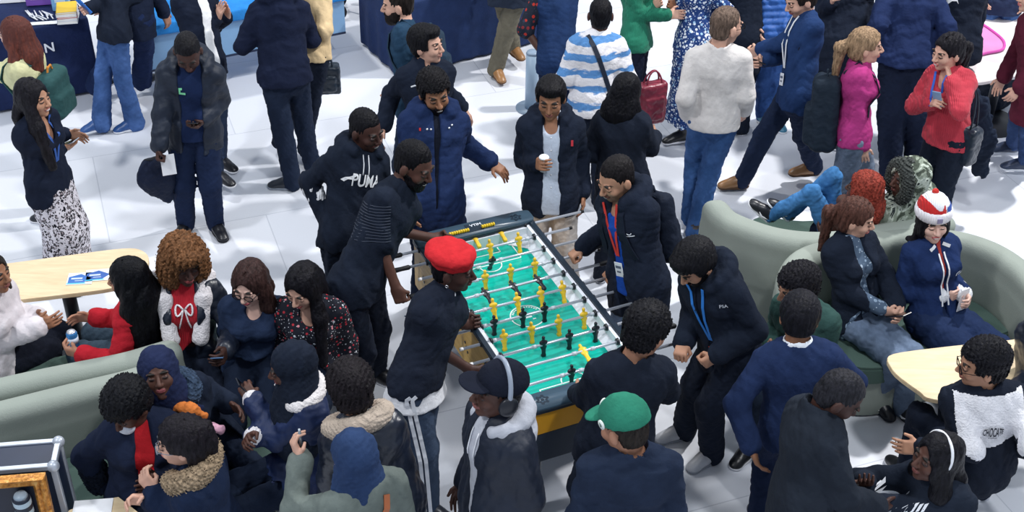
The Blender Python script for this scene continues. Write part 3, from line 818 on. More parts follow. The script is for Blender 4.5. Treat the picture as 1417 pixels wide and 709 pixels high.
# ---- trimmings laid on the cloth
def tbvh(q):
    if not hasattr(q, '_bv'): q._bv = bvh_of(q.clothes)
    return q._bv
def on_chest(q, x, z, off=.005, back=False):
    """point on the clothes: x to the wearer's left, z below the neck base"""
    d = q.f * (-1 if back else 1); p = q.NB + q.l * x - q.t * z
    return project(tbvh(q), p, d, off), d
def lanyard(q, c, badge='e8eaf0', ln=.34, w=.018, bs=(.07, .095), lab=None, badge_c2=None, neckw=.05):
    if q is None: return
    pts = []
    for x, z in ((neckw + .012, -.02), (neckw, .03), (neckw * .8, .10), (neckw * .45, .2), (.006, ln - .04)): pts.append(on_chest(q, x, z)[0])
    pts2 = [on_chest(q, x, z)[0] for x, z in ((-neckw - .012, -.02), (-neckw, .03), (-neckw * .8, .10), (-neckw * .45, .2), (-.006, ln - .04))]
    b = MB(); b.ribbon(pts, q.f, w, .003); b.ribbon(pts2, q.f, w, .003)
    r = root('lanyard', pts[-1], lab or 'lanyard', 'lanyard'); b.build('strap', plain(c, .7, name='woven_strap'), r)
    if badge:
        p, d = on_chest(q, 0, ln, .008); t = nrm(pts[-1] - on_chest(q, 0, ln + .08)[0]); 
        ax = np.array([q.l, q.f, q.t]); m = MB(); m.box(p - q.t * bs[1] / 2 + q.f * .006, (bs[0], .004, bs[1]), ax, bev=.002); bo = m.build('badge', plain(badge, .35, name='badge_card'), r)
        m = MB(); m.box(p - q.t * (bs[1] * .32) + q.f * .009, (bs[0] * .7, .001, bs[1] * .18), ax); m.box(p - q.t * (bs[1] * .65) + q.f * .009, (bs[0] * .5, .001, bs[1] * .12), ax); m.build('print', plain(badge_c2 or '5a6478', .5, name='badge_print'), r)
    return r
def text_mesh(txt, size, name='text'):
    cu = bpy.data.curves.new(name, 'FONT'); cu.body = txt; cu.size = size; cu.align_x = 'CENTER'; cu.align_y = 'CENTER'; cu.extrude = 0; cu.offset = size * .02
    ob = bpy.data.objects.new(name, cu); COL.objects.link(ob); dg = bpy.context.evaluated_depsgraph_get(); dg.update()
    me = bpy.data.meshes.new_from_object(ob.evaluated_get(dg)); V = [tuple(v.co) for v in me.vertices]; F = [tuple(p.vertices) for p in me.polygons]
    bpy.data.objects.remove(ob); bpy.data.curves.remove(cu); bpy.data.meshes.remove(me); return V, F
def decal(q, V, F, x0, z0, m, name='print', off=.005, back=False, ang=0, sx=1.0):
    """flat shapes (u right as read, v up) printed on the chest or back"""
    if q is None: return
    sg = 1 if back else 1; a = math.radians(ang); out = []
    sd = q.l * (-1 if back else 1)  # reading direction on the garment, seen from outside
    bv = tbvh(q); d = q.f * (-1 if back else 1)
    for v in V:
        u, w = v[0] * sx, v[1]; u, w = u * math.cos(a) - w * math.sin(a), u * math.sin(a) + w * math.cos(a)
        p = q.NB + q.l * x0 + sd * u * 1.0 - q.t * (z0 - w)
        out.append(project(bv, p, d, off))
    b = MB(); b.add(out, F)
    return b.build(name, m, q.root)
def zipper(q, c='0c0f16', x=0.0, z0=.03, z1=.5, w=.012, name='zip'):
    if q is None: return
    pts = [on_chest(q, x, z0 + (z1 - z0) * i / 10, .003)[0] for i in range(11)]
    b = MB(); b.ribbon(pts, q.f, w, .003); return b.build(name, plain(c, .4), q.root)
def glasses(q, c='14151a'):
    if q is None: return
    b = MB(True)
    for g in (-1, 1):
        pts = [H(q, g * .033 + .024 * math.cos(a), .107 - .004 * abs(math.cos(a)), .0 + .018 * math.sin(a)) for a in np.linspace(0, 2 * PI, 20, endpoint=False)]
        b.tube(pts, .0030, 6, closed=True); b.tube([H(q, g * .057, .104, .003), H(q, g * .078, .05, .004), H(q, g * .081, -.005, .002)], .002, 6)
    b.tube([H(q, -.010, .109, .003), H(q, 0, .113, .006), H(q, .010, .109, .003)], .002, 6)
    return b.build('glasses', plain(c, .6, .15), q.root)
def headband(q, c):
    b = MB(True); b.tube([H(q, .090 * math.cos(a), -.0, .036 + .094 * math.sin(a)) for a in np.linspace(-.4, PI + .4, 24)], .008, 8); return b.build('headband', plain(c, .5), q.root)
def phone_at(q, sd, label, c='1b1f2a', yaw=None, tilt=50, size=(.075, .008, .155), up=.03, cat='phone', ax=None):
    if q is None: return
    p, R = q.palm[sd]; r = root('mobile_phone', p, label, cat)
    if ax is None:
        f = q.f * math.cos(math.radians(tilt)) + UPV * math.sin(math.radians(tilt)); x = q.l; n = np.cross(x, f); ax = np.array([x, n, f])
    b = MB(); b.box(p + ax[2] * up, size, ax, bev=.004); b.build('case', plain(c, .3, name='phone_case'), r)
    b = MB(); b.box(p + ax[2] * up - ax[1] * (size[1] / 2 + .0006) * (1 if (ax[1] @ (p - q.Hc)) > 0 else -1), (size[0] * .92, .001, size[2] * .94), ax); b.build('screen', plain('0c1018', .1, .6, name='phone_glass'), r)
    return r
def backpack(q, label, c='20283a', t=.14, w=.30, h=.44, name='backpack', front='', dz=.02, m=None, cat='backpack', straps=True):
    if q is None: return
    m = m or cloth(c, 'plain', .7); ce = q.NB - q.t * (h / 2 + dz) ; 
    p0 = project(tbvh(q), ce, -q.f, 0); ce = p0 - q.f * (t / 2 + .0); ax = np.array([q.l, q.f, q.t])
    r = root(name, ce - q.t * h / 2, label, cat)
    S = Solid(); S.box(ce, (w / 2, t / 2, h / 2), ax, .06, .02); S.box(ce - q.f * t * .45 - q.t * h * .15, (w * .4, t * .28, h * .26), ax, .04, .02)
    sub('bag_body', S, m, r, .008, .004, .08, 3)
    S = Solid(); a = ce + q.t * h * .5; S.cone(a + q.l * .035, a + q.t * .035 + q.l * .02, .008, None, .01); S.cone(a + q.t * .035 + q.l * .02, a + q.t * .035 - q.l * .02, .008, None, .01); S.cone(a + q.t * .035 - q.l * .02, a - q.l * .035, .008, None, .01)
    sub('grab_handle', S, m if not front else cloth(front), r, .005)
    if straps:
        for g in (-1, 1):
            b = MB(); pts = []
            for x, z, bk in ((.075, .0, 1), (.085, -.045, 0), (.09, .05, -1), (.10, .15, -1), (.115, .25, -1), (.14, .33, -1)):
                if bk == 1: pts.append(project(tbvh(q), q.NB + q.l * g * x - q.t * .03, -q.f, .006))
                elif bk == 0:
                    h_ = tbvh(q).ray_cast(Vector(q.NB + q.l * g * x + q.t * .3), Vector(-q.t), .6); pts.append(np.array(h_[0]) + q.t * .006 if h_[0] is not None else q.NB + q.l * g * x + q.t * .04)
                else: pts.append(on_chest(q, g * x, z, .006)[0])
            nn = [-q.f, q.t, q.f, q.f, q.f, q.f]
            b.ribbon(pts, nn, .045, .008); b.build('shoulder_strap', m, r)
    return r

def beanie(q, parts):
    s = q.s * q.hs; R = q.Hf; S = Solid()
    S.ell(H(q, 0, -.015, .075), np.array([.094, .108, .105]) * s, R, .01); S.box(H(q, 0, 0, .045 - .1), np.array([.2, .2, .1]) * s, R, .01, .01, op='s')
    t = NT('knit_wool'); o = t.tc.outputs['Object']; x = t.sep(o)
    n = t.noise(o, 9, 1, .4, .6)
    t.base(t.ramp(n, parts, 'CONSTANT'), .95, .2); t.bump(t.N('ShaderNodeTexWave', {'Vector': o, 'Scale': 30.0}).outputs[0], .5, .006)
    o = sub('beanie', S, t.m, q.root, .006, .002, .03); q.hat = o
    C = Solid()
    for i in range(28):
        a = 2 * PI * i / 28; b = 2 * PI * (i + 1) / 28
        C.cone(H(q, .090 * math.cos(a), -.012 + .104 * math.sin(a), .062), H(q, .090 * math.cos(b), -.012 + .104 * math.sin(b), .062), .024 * s, None, .004, sq=(q.Hf[2], 1.35)) if False else C.ell(H(q, .088 * math.cos(a), -.012 + .102 * math.sin(a), .066), np.array([.019, .019, .036]) * s, R, .012)
    sub('turned_up_brim', C, cloth('ece9ee', 'knit'), q.root, .006)
    B = Solid(); B.ell(H(q, 0, -.03, .180), .020 * s); sub('bobble', B, cloth('d23a34', 'fleece'), q.root, .005, .003, .015)
def beret(q, c):
    s = q.s * q.hs; R = q.Hf; S = Solid()
    S.ell(H(q, 0, -.015, .088), np.array([.108, .120, .046]) * s, R, .01); S.ell(H(q, .02, -.05, .078), np.array([.09, .09, .045]) * s, R, .03)
    S.ell(H(q, 0, -.01, .05), np.array([.086, .105, .05]) * s, R, .02); S.box(H(q, 0, 0, .025 - .1), np.array([.2, .2, .1]) * s, R, .01, .01, op='s')
    return sub('beret', S, cloth(c), q.root, .006, .003, .08)
def headphones(q, c, label):
    r = root('headphones', q.Hc, label, 'headphones'); s = q.s * q.hs; b = MB(True)
    b.tube([H(q, .100 * math.cos(a), -.005, .020 + .125 * math.sin(a)) for a in np.linspace(-.05, PI + .05, 24)], .010 * s, 8); b.build('headband', plain(c, .35), r)
    for g in (-1, 1):
        S = Solid(); S.ell(H(q, g * .098, -.005, -.005), np.array([.022, .042, .046]) * s, q.Hf, .01); sub('ear_cup', S, plain('1b1e26', .35), r, .005)
    return r
def collar_fur(q, c, r_=.05, name='fur_collar', m=None, back=True, amp=.009):
    s = q.s; S = Solid(); pts = []
    for a in np.linspace(-2.3, 2.3, 15):
        pts.append(q.NB - q.f * .105 * s * math.cos(a) + q.l * .135 * s * math.sin(a) + q.t * (.015 + .030 * math.cos(a)) * s + q.f * .02)
    for a, b in zip(pts, pts[1:]): S.cone(a, b, r_ * s, None, .02)
    def nz(x, y, z): return amp * (np.sin(x * 260 + 2 * np.sin(z * 90)) * np.sin(y * 240 + z * 130) + .6 * np.sin(z * 310 + x * 120))
    return sub(name, S, m or hairm(c, .9, True), q.root, .0065, noise=nz)
def paper(p, ax, size, label, c='f2f4f8', cat='paper', name='paper_sheet', th=.003, lines=0, lc='8a93a8'):
    r = root(name, p, label, cat); b = MB(); b.box(p, (size[0], th, size[1]), ax); b.build('sheet', plain(c, .7, name='paper_' + c), r)
    if lines:
        b = MB()
        for i in range(lines): b.box(p + ax[2] * size[1] * (.34 - .7 * i / max(1, lines - 1) * .95) - ax[1] * (th / 2 + .0006), (size[0] * (.7 - .2 * (i % 2)), .0008, size[1] * .04), ax)
        b.build('print', plain(lc, .7), r)
    return r
def cup(p, label, c='e8eaee', r_=.033, h_=.10, name='paper_cup', cat='cup', lid='f4f5f8', band=None, axis=None):
    u = UPV if axis is None else nrm(axis); r = root(name, p, label, cat); b = MB(True)
    if name == 'drink_can': b.tube([p, p + u * .004, p + u * .012, p + u * (h_ - .012), p + u * (h_ - .002), p + u * h_], [r_ * .78, r_ * .85, r_, r_, r_ * .85, r_ * .8], 24)
    else: b.tube([p, p + u * h_], [r_ * .78, r_], 24)
    b.build('body', plain(c, .3, .5, .3 if name == 'drink_can' else 0, name='printed_wall'), r)
    b = MB(True); b.tube([p + u * h_, p + u * (h_ + .004), p + u * (h_ + .008)], [r_ * .8, r_ * .78, r_ * .5], 24) if name == 'drink_can' else b.tube([p + u * h_, p + u * (h_ + .006), p + u * (h_ + .014), p + u * (h_ + .015)], [r_ * 1.06, r_ * 1.06, r_ * .85, r_ * .2], 24)
    b.build('lid', plain(lid, .3, .5, .6 if name == 'drink_can' else 0), r)
    if band: b = MB(True); b.tube([p + u * h_ * .35, p + u * h_ * .7], [r_ * (.86 if name != 'drink_can' else 1.0) + .0015, r_ * (.93 if name != 'drink_can' else 1.0) + .0015], 24); b.build('printed_band', plain(band, .4), r)
    return r
def handbag(p, yaw, size, c, label, strap=None, name='handbag', sh=.18, mat_=None, soft=.03, leanv=None):
    """bag whose handle tops out at p"""
    w_, d_, h_ = size; ax = frame(yaw); r = root(name, p - UPV * (sh + h_), label, 'bag'); m = mat_ or cloth(c, 'leather')
    ce = p - UPV * (sh + h_ / 2); S = Solid(); S.box(ce, (w_ / 2, d_ / 2, h_ / 2), ax, min(soft, d_ / 2.1), .02); S.box(ce - ax[1] * d_ * .5 - UPV * h_ * .08, (w_ * .36, d_ * .12, h_ * .28), ax, .015, .01)
    sub('bag_body', S, m, r, .007, .004, .09, 5)
    b = MB(True)
    for g in (-1, 1): b.tube([ce + ax[0] * w_ * .28 * math.cos(a) + ax[1] * g * d_ * .3 * (1 - math.sin(a) * .8) + UPV * (h_ * .42 + (sh + h_ * .08) * math.sin(a)) for a in np.linspace(0, PI, 14)], .007, 8)
    b2 = b.build('handle', plain(strap or c, .5, name='leather_strap'), r)
    b = MB(); b.box(ce + UPV * h_ * .18 - ax[1] * (d_ * .5 + .004), (.03, .006, .02), ax, bev=.002); b.build('clasp', plain('c0a878', .3, .5, .8), r)
    return r

def patch(q, ob, test, m, name, off=.004):
    """piece of differently coloured cloth sewn on a garment: test(side, front, down, normal) picks its area"""
    me = ob.data; n = len(me.vertices); V = np.empty(n * 3, np.float32); me.vertices.foreach_get('co', V); V = V.reshape(-1, 3).astype(float); L = ROOTS[ob.name]
    F = np.empty(len(me.loops), np.int32); me.loops.foreach_get('vertex_index', F); F = F.reshape(-1, 4)
    N = np.empty(n * 3, np.float32); me.vertices.foreach_get('normal', N); N = N.reshape(-1, 3).astype(float)
    C = V[F].mean(1) + L; d = C - q.NB; FN = N[F].mean(1)
    k = test(d @ q.l, d @ q.f, -(d @ q.t), FN @ q.f, C[:, 2])
    F = F[k]
    if not len(F): print('EMPTY patch', name); return None
    u, inv = np.unique(F.ravel(), return_inverse=True)
    o = link(name, make_mesh(name, V[u] + N[u] * off, inv.reshape(-1, 4)), m, q.root); ROOTS[o.name] = L; return o
# ------------------------------------------------------------------ the place: floor and light
FA = 0.3635
def structure(o): o['kind'] = 'structure'; return o
def floor_mat():
    t = NT('stone_floor_tiles'); o = t.tc.outputs['Object']
    v = t.map(o, rot=(0, 0, -FA), loc=(0.0, 0, 0)); xyz = t.sep(v)
    br = t.N('ShaderNodeTexBrick', {'Scale': 1.0, 'Mortar Size': .0045, 'Mortar Smooth': .1, 'Bias': 0.0, 'Brick Width': 2.4, 'Row Height': 1.32})
    mp = t.N('ShaderNodeMapping', {'Vector': v}); mp.inputs['Location'].default_value = (-.02 + 1.2, -8.70 + 1.32 * 12, 0); br.offset = .5
    t.t.links.new(mp.outputs[0], br.inputs['Vector'])
    br.inputs['Color1'].default_value = (*lin('e9ecf3'), 1); br.inputs['Color2'].default_value = (*lin('e1e5ee'), 1); br.inputs['Mortar'].default_value = (*lin('c6cad4'), 1)
    n = t.noise(o, 1.3, 4); n2 = t.noise(o, 60, 3)
    c = t.mixc(t.math('MULTIPLY', n, .35), br.outputs[0], lin('d6dae4')); c = t.mixc(t.math('MULTIPLY', n2, .12), c, lin('b9bec8'))
    t.base(c, t.math('ADD', t.math('MULTIPLY', n, .25), .32), .35); return t.m
b = MB(); b.box((0, 10, -.05), (44, 36, .1)); structure(b.build('floor', floor_mat(), loc=(0, 0, 0)))
def lamp(name, loc, target, e, size, c=(1, 1, 1), typ='AREA', spread=None):
    l = bpy.data.lights.new(name, typ); o = bpy.data.objects.new(name, l); COL.objects.link(o); l.energy = e; l.color = c
    if typ == 'AREA': l.shape = 'DISK'; l.size = size
    elif typ != 'SUN': l.shadow_soft_size = size
    else: l.angle = size
    o.location = loc; d = Vector(target) - Vector(loc); o.rotation_euler = d.to_track_quat('-Z', 'Y').to_euler(); return o
# ceiling lamps of the hall: rows of round downlights high above
w = bpy.data.worlds.new('hall_light'); SC.world = w; w.use_nodes = True
w.node_tree.nodes['Background'].inputs[0].default_value = (.78, .87, 1.0, 1); w.node_tree.nodes['Background'].inputs[1].default_value = .56
lamp('downlight', (6.0, 11.0, 8.5), (0, 7.5, 0), 820, .45, (1, .98, .96))
lamp('downlight', (-5.5, 3.5, 9.0), (0, 7.5, 0), 330, .9, (.95, .97, 1))
lamp('downlight', (3.0, 3.5, 9.5), (0, 8.0, 0), 330, .8, (.96, .98, 1))
lamp('downlight', (-5.0, 12.5, 9.0), (-1, 8.5, 0), 340, .6, (1, .99, .97))
SC.view_settings.view_transform = 'Standard'; SC.view_settings.look = 'None'; SC.view_settings.gamma = 1; SC.view_settings.use_curve_mapping = False
SC.view_settings.exposure = 0.0
SC.cycles.max_bounces = 6; SC.cycles.diffuse_bounces = 3; SC.cycles.glossy_bounces = 3; SC.cycles.transmission_bounces = 4; SC.cycles.use_denoising = True

# ------------------------------------------------------------------ table football
TO = np.array([.0756, 6.389, 0]); TY = math.degrees(.4328); TW = .805; RS = .147
TF = frame(TY); TU, TV = TF[0], TF[1]
def T(a, b_, z): return TO + TU * a + TV * b_ + UPV * z
def table():
    L = TO; r = root('football_table', L, 'long table football game with a green pitch in the middle of the crowd', 'football table')
    hw = TW / 2; y1 = .845; y0 = -.975   # long: ends of the cabinet
    cap = .135; top = .905
    wood = NT('yellow_beech_panel'); n = wood.noise(wood.map(scale=(1, 1, 9)), 3, 4, .6, 1.0); wood.base(wood.ramp(n, [(.3, 'c79a4c'), (.7, 'e3bd70')]), .45, .4)
    dark = plain('1c2a38', .35, .5, name='slate_laminate'); slate = plain('3f5566', .32, .5, name='blue_grey_laminate'); white = plain('e4e8f0', .35, .5, name='white_laminate')
    m = MB()   # outer panels
    for g in (-1, 1): m.box(T(g * (hw - .016), (y0 + y1) / 2, .70), (.03, y1 - y0, .34), TF)
    m.build('cabinet_panel', wood.m, r)
    for y in (y0 + .015, y1 - .015): m = MB(); m.box(T(0, y, .80), (TW - .062, .03, .15), TF); m.build('end_panel', plain('f0ac2a', .4, name='yellow_lacquer'), r)
    for y in (y0 + .018, y1 - .018): m = MB(); m.box(T(0, y, .62), (TW - .062, .03, .20), TF); m.build('lower_end_panel', plain('2a3646', .5), r)
    m = MB()
    for g in (-1, 1): m.box(T(g * (hw - .042), (y0 + y1) / 2, .805), (.022, y1 - y0 - .06, .17), TF)
    for y in (y0 + .06, y1 - .06 - .10): m.box(T(0, y + (.0 if y < 0 else .03), .80), (TW - .105, .02, .165), TF)
    m.build('inner_wall', white, r)
    m = MB()
    for g in (-1, 1): m.box(T(g * (hw - .010), (y0 + y1) / 2, .897), (.036, y1 - y0, .018), TF, bev=.005)
    for g in (-1, 1): m.box(T(g * (hw - .018), (y0 + y1) / 2, .883), (.050, y1 - y0 - .2, .008), TF)
    m.build('side_rail', dark, r)
    for y, nm in ((y0 + cap / 2 - .01, 0), (y1 - cap / 2 + .01, 1)):
        m = MB(True); poly = superoval(hw + .014, cap / 2, 40, 7); m.prism(poly, .895, .925, TF, T(0, y, 0)); 
        o = m.build('end_cap', slate, r)
        m = MB(); m.prism([(x * 1.004, y_ * 1.02) for x, y_ in poly], .885, .898, TF, T(0, y, 0)); m.build('cap_edge', dark, o)
        for gx in (-1, 1):   # printed gear shaped ball marks
            m = MB(); c = T(gx * (hw - .10), y, .9265); pts = []
            for i in range(48):
                a = 2 * PI * i / 48; rr = .040 if (i // 4) % 2 == 0 else .029
                pts.append((rr * math.cos(a), rr * math.sin(a)))
            for i in range(48):
                a = 2 * PI * i / 48; j = (i + 1) % 48; q = lambda k, s_: c + TU * pts[k][0] * s_ + TV * pts[k][1] * s_
                m.add([q(i, 1), q(j, 1), q(j, .55), q(i, .55)], [(0, 1, 2, 3)])
            m.add([c + TU * .011 * math.cos(2 * PI * i / 6) + TV * .011 * math.sin(2 * PI * i / 6) for i in range(6)], [tuple(range(6))])
            m.build('gear_print', dark, o)
        if nm:
            V, F = text_mesh('VTIM', .036); m = MB(); m.add([T(.02 + v[0], y + .022 + v[1], .9268) for v in V], F); m.build('lettering', white, o)
            # score counters: rods with beads at the front edge of the cap
            m = MB(); m.box(T(.0, y + .0, .9262), (.11, .09, .001), TF); m.build('dark_print', dark, o)
            for x0, nb in ((-.13, 9), (.10, 6)):
                m = MB(True); m.cyl(T(x0 - .005 - .06, y - .030, .938), T(x0 + .005 + nb * .016 - .06, y - .030, .938), .003, mi=0); c_ = m.build('counter_rod', plain('b8bec8', .25, .6, 1.0), o)
                for i in range(nb):
                    k = MB(True); p = T(x0 + .008 + i * .016 - .06, y - .030, .938); k.tube([p - TU * .0075, p - TU * .004, p + TU * .004, p + TU * .0075], [.007, .0125, .0125, .007], 14); k.build('scoring_bead', plain('f2cf2c', .4, .5, name='yellow_plastic'), c_)
    # pitch
    g = NT('green_glass_pitch'); n = g.noise(g.tc.outputs['Object'], 3, 3); g.base(g.mixc(n, lin('12a896'), lin('16b8a4')), .12, .5)
    m = MB(); m.box(T(0, (y0 + y1) / 2, .795), (TW - .105, y1 - y0 - .13, .012), TF); m.build('pitch', g.m, r)
    wl = plain('e9f3f2', .3, .4, name='white_pitch_line'); zc = .8025; m = MB()
    cy = (y0 + y1) / 2; yl = y1 - .13; yk = y0 + .06; iw = TW / 2 - .053
    def line(a, b_, w=.008):
        a = np.array(a, float); b2 = np.array(b_, float); d = nrm(np.append(b2 - a, 0))[:2]; n_ = np.array([-d[1], d[0]]) * w / 2
        m.add([T(*(a + n_), zc), T(*(b2 + n_), zc), T(*(b2 - n_), zc), T(*(a - n_), zc)], [(0, 1, 2, 3)])
    
    def circ(cx, c_, rr, a0=0, a1=2 * PI):
        n_ = 48
        for i in range(n_):
            a = a0 + (a1 - a0) * i / n_; b2 = a0 + (a1 - a0) * (i + 1) / n_; line((cx + rr * math.cos(a), c_ + rr * math.sin(a)), (cx + rr * math.cos(b2), c_ + rr * math.sin(b2)), .008)
    circ(0, cy, .105)
    for e, sg in ((yl, -1), (yk, 1)):
        line((-.22, e), (-.22, e + sg * .20)); line((.22, e), (.22, e + sg * .20)); line((-.22, e + sg * .20), (.22, e + sg * .20))
        line((-.12, e), (-.12, e + sg * .09)); line((.12, e), (.12, e + sg * .09)); line((-.12, e + sg * .09), (.12, e + sg * .09))
        circ(0, e + sg * .20, .075, 0 if sg > 0 else PI, PI if sg > 0 else 2 * PI)
    m.build('pitch_marking', wl, r); m = MB()   # faded lettering round the centre spot
    for x, y, w_, h_ in ((-.02, .035, .05, .014), (-.01, .012, .07, .008), (-.015, -.012, .08, .014), (.03, -.04, .02, .01)): m.add([T(x - w_ / 2, cy + y - h_ / 2, zc), T(x + w_ / 2, cy + y - h_ / 2, zc), T(x + w_ / 2, cy + y + h_ / 2, zc), T(x - w_ / 2, cy + y + h_ / 2, zc)], [(0, 1, 2, 3)])
    for k in range(13):
        if k == 6: continue
        a = .5 + k * .175; c_, s_2 = math.cos(a), math.sin(a); m.add([T((.085 + e) * math.cos(a + d_), cy + (.085 + e) * math.sin(a + d_), zc) for e, d_ in ((0, -.05), (.011, -.05), (.011, .05), (0, .05))], [(0, 1, 2, 3)])
    m.build('lettering', wl, r); m = MB(); line((-iw, cy), (iw, cy)); m.build('halfway_line', wl, r)
    # white sloping strips along the sides and in the far corners
    m = MB()
    for s_ in (-1, 1):
        for c in (0,): m.add([T(s_ * iw, y0 + .06, .803), T(s_ * (iw - .048), y0 + .06, .8022), T(s_ * (iw - .048), y1 - .13, .8022), T(s_ * iw, y1 - .13, .835), T(s_ * iw, y0 + .06, .835)], [(0, 1, 2, 3, 4)])
        for e, sg in ((yl, -1), (yk, 1)): m.add([T(s_ * iw, e, .84), T(s_ * (iw - .20), e, .804), T(s_ * (iw - .048), e + sg * .13, .804), T(s_ * iw, e + sg * .16, .82)], [(0, 1, 2, 3)])
    m.build('white_ramp', white, r)
    m = MB(); m.box(T(0, yl + .016, .845), (.24, .03, .075), TF); m.box(T(0, yk - .018, .845), (.24, .03, .075), TF); m.build('goal_mouth', plain('10161e', .5), r)
    m = MB(); m.box(T(0, yl - .003, .835), (.16, .012, .03), TF, bev=.004); m.build('goal_shelf', plain('9c8b76', .5), r)
    # legs and lower box
    for gx in (-1, 1):
        for y in (y0 + .10, y1 - .10):
            m = MB(); m.box(T(gx * (hw - .07), y, .285), (.085, .085, .50), TF, bev=.008); m.cyl(T(gx * (hw - .07), y, 0.0), T(gx * (hw - .07), y, .04), .035, .028); m.build('leg', dark, r)
    m = MB(); m.box(T(0, (y0 + y1) / 2, .50), (TW - .09, y1 - y0 - .08, .07), TF); m.build('lower_box', plain('2a3646', .5), r)
    for gx in (-1, 1):
        for i in range(5):
            y = y1 - .12 - i * .36; m = MB(); m.cyl(T(gx * (hw - .002), y, .78), T(gx * (hw + .006), y, .78), .013); m.build('screw', dark, r)
            for k in range(3): m = MB(); m.cyl(T(gx * (hw - .002), y - .04 - k * .02, .70 - k * .025), T(gx * (hw + .003), y - .04 - k * .02, .70 - k * .025), .009); m.build('screw', dark, r)
    # rods: 11, each with bearings, men, bumpers and a handle
    steel = plain('c3cad6', .28, .6, .45, name='chromed_steel'); yel = plain('f0c431', .4, .5, name='yellow_plastic'); blk = plain('171b24', .35, .5, name='black_plastic')
    rub = plain('10131a', .6)
    def man(c, up, fwd):
        """figure hanging on its rod: c centre of the rod, up head direction"""
        S = Solid(); u = nrm(up); f = nrm(fwd - u * (fwd @ u)); l = np.cross(u, f)
        S.ell(c + u * .036, (.0085, .009, .011), np.array([l, f, u]), .003)
        S.cone(c + u * .022, c + u * .028, .005, .005, .003)
        S.cone(c + u * .012 - l * .012, c + u * .012 + l * .012, .009, None, .006); S.cone(c + u * .012, c - u * .02, .013, .010, .006, sq=(f, .8))
        S.cone(c + u * .010 - l * .015, c - u * .016 - l * .013, .0045, .004, .003); S.cone(c + u * .010 + l * .015, c - u * .016 + l * .013, .0045, .004, .003)
        S.cone(c - u * .02 - l * .005, c - u * .055 - l * .004, .0068, .0058, .005); S.cone(c - u * .02 + l * .005, c - u * .055 + l * .004, .0068, .0058, .005)
        S.box(c - u * .066 + f * .003, (.011, .009, .011), np.array([l, f, u]), .004, .008)
        return S
    spec = [  # row: colour, positions across (table units), swing degrees
        ('y', (-.02, .165), 80, .36, .05), ('y', (-.17, .03, .235), 18, .20, 0), ('k', (-.22, -.02,), -22, .24, .0), ('y', (-.13, .045, .215), 8, .26, 0), ('k', (-.19, .0, .17), 88, .22, 0),
        ('y', (-.20, -.04, .12, .27), 24, .26, 0), ('k', (-.26, -.07, .075), 6, .22, 0), ('y', (-.26, -.08, .10, .27), 12, .20, 0), ('k', (-.07, .10, .275), 6, .20, 0), ('y', (.12,), 84, .22, 0), ('k', (-.03,), 5, .26, 0)]
    meshes = {}
    for i, (cl, xs, sw, out, _) in enumerate(spec):
        y = (5 - i) * RS - .0; z = .884; right = i % 2 == 0
        rl = (-hw - .12, hw + out) if True else 0
        if i in (2, 4, 6): rl = (-hw - .10, hw + .20)
        m = MB(True); m.tube([T(rl[0], y, z), T(rl[1], y, z)], .0092, 12); rod = m.build('player_rod', steel, r)
        for g in (-1, 1):
            m = MB(True); m.cyl(T(g * (hw - .052), y, z), T(g * (hw - .066), y, z), .024, .020, 20); m.build('bearing', blk, rod); m = MB(True); m.cyl(T(g * (hw + .003), y, z - .0), T(g * (hw + .014), y, z - .0), .020, .016, 16); m.build('bearing', blk, rod)
        for x in xs:
            key = (cl, sw)
            a = math.radians(sw); up = UPV * math.cos(a) + TV * math.sin(a); fw = TV * math.cos(a) - UPV * math.sin(a)
            if sw > 70 and cl == 'k': up = UPV * math.cos(a) - TV * -math.sin(a); 
            if key not in meshes:
                V, F = man(np.zeros(3), up, fw).mesh(.0040); meshes[key] = make_mesh('footballer', V, F); meshes[key].materials.append(yel if cl == 'y' else blk)
            o = bpy.data.objects.new('footballer', meshes[key]); COL.objects.link(o); o.parent = rod
            p = T(x, y, z) - ROOTS[rod.name]; o.location = p.tolist(); o.scale = (1.28, 1.28, 1.28)
        for x in (min(xs) - .06, max(xs) + .06):
            if abs(x) < hw - .07: m = MB(True); m.cyl(T(x - .013, y, z), T(x + .013, y, z), .0125, n=14); m.build('bumper', plain('c3c9d2', .4), rod)
        ex = rl[1] if i in (2, 4, 7, 8, 9, 10) else rl[0]; g = 1 if ex > 0 else -1
        m = MB(True); m.tube([T(ex, y, z), T(ex + g * .01, y, z), T(ex + g * .06, y, z), T(ex + g * .11, y, z), T(ex + g * .12, y, z)], [.010, .016, .0145, .017, .010], 14); m.build('handle', rub, rod)
        e2 = rl[0] if g > 0 else rl[1]
        m = MB(True); m.cyl(T(e2, y, z), T(e2 - g * .02, y, z), .011, n=12); m.build('rod_tip', plain('e8e8ea', .4) if g > 0 else rub, rod)
    m = MB(True); m.tube([T(.09, .62, .820)] * 1 + [T(.0901, .62, .820)], .017, 16) if False else None
    S = Solid(); S.ell(T(-.09, .50, .8205), .017); b_ = sub('football', S, plain('eef0f2', .35), None, .004); ROOTS[b_.name] = np.zeros(3)
    tag(b_, 'small white ball lying on the green table football pitch', 'ball')
if not ONLY or 'table' in ONLY: table()
# ------------------------------------------------------------------ the crowd
def dn(c='1b2436', **k): return dict(c=c, **k)
BK = '1c2332'; NV = '1b2742'
def coat(c=BK, name='coat', t=.034, hem=.16, **k): return dict(name=name, c=c, t=t, hem=hem, **k)
def tee(c, t=.013, **k): return dict(dict(name='shirt', c=c, t=t, hem=.03), **k)
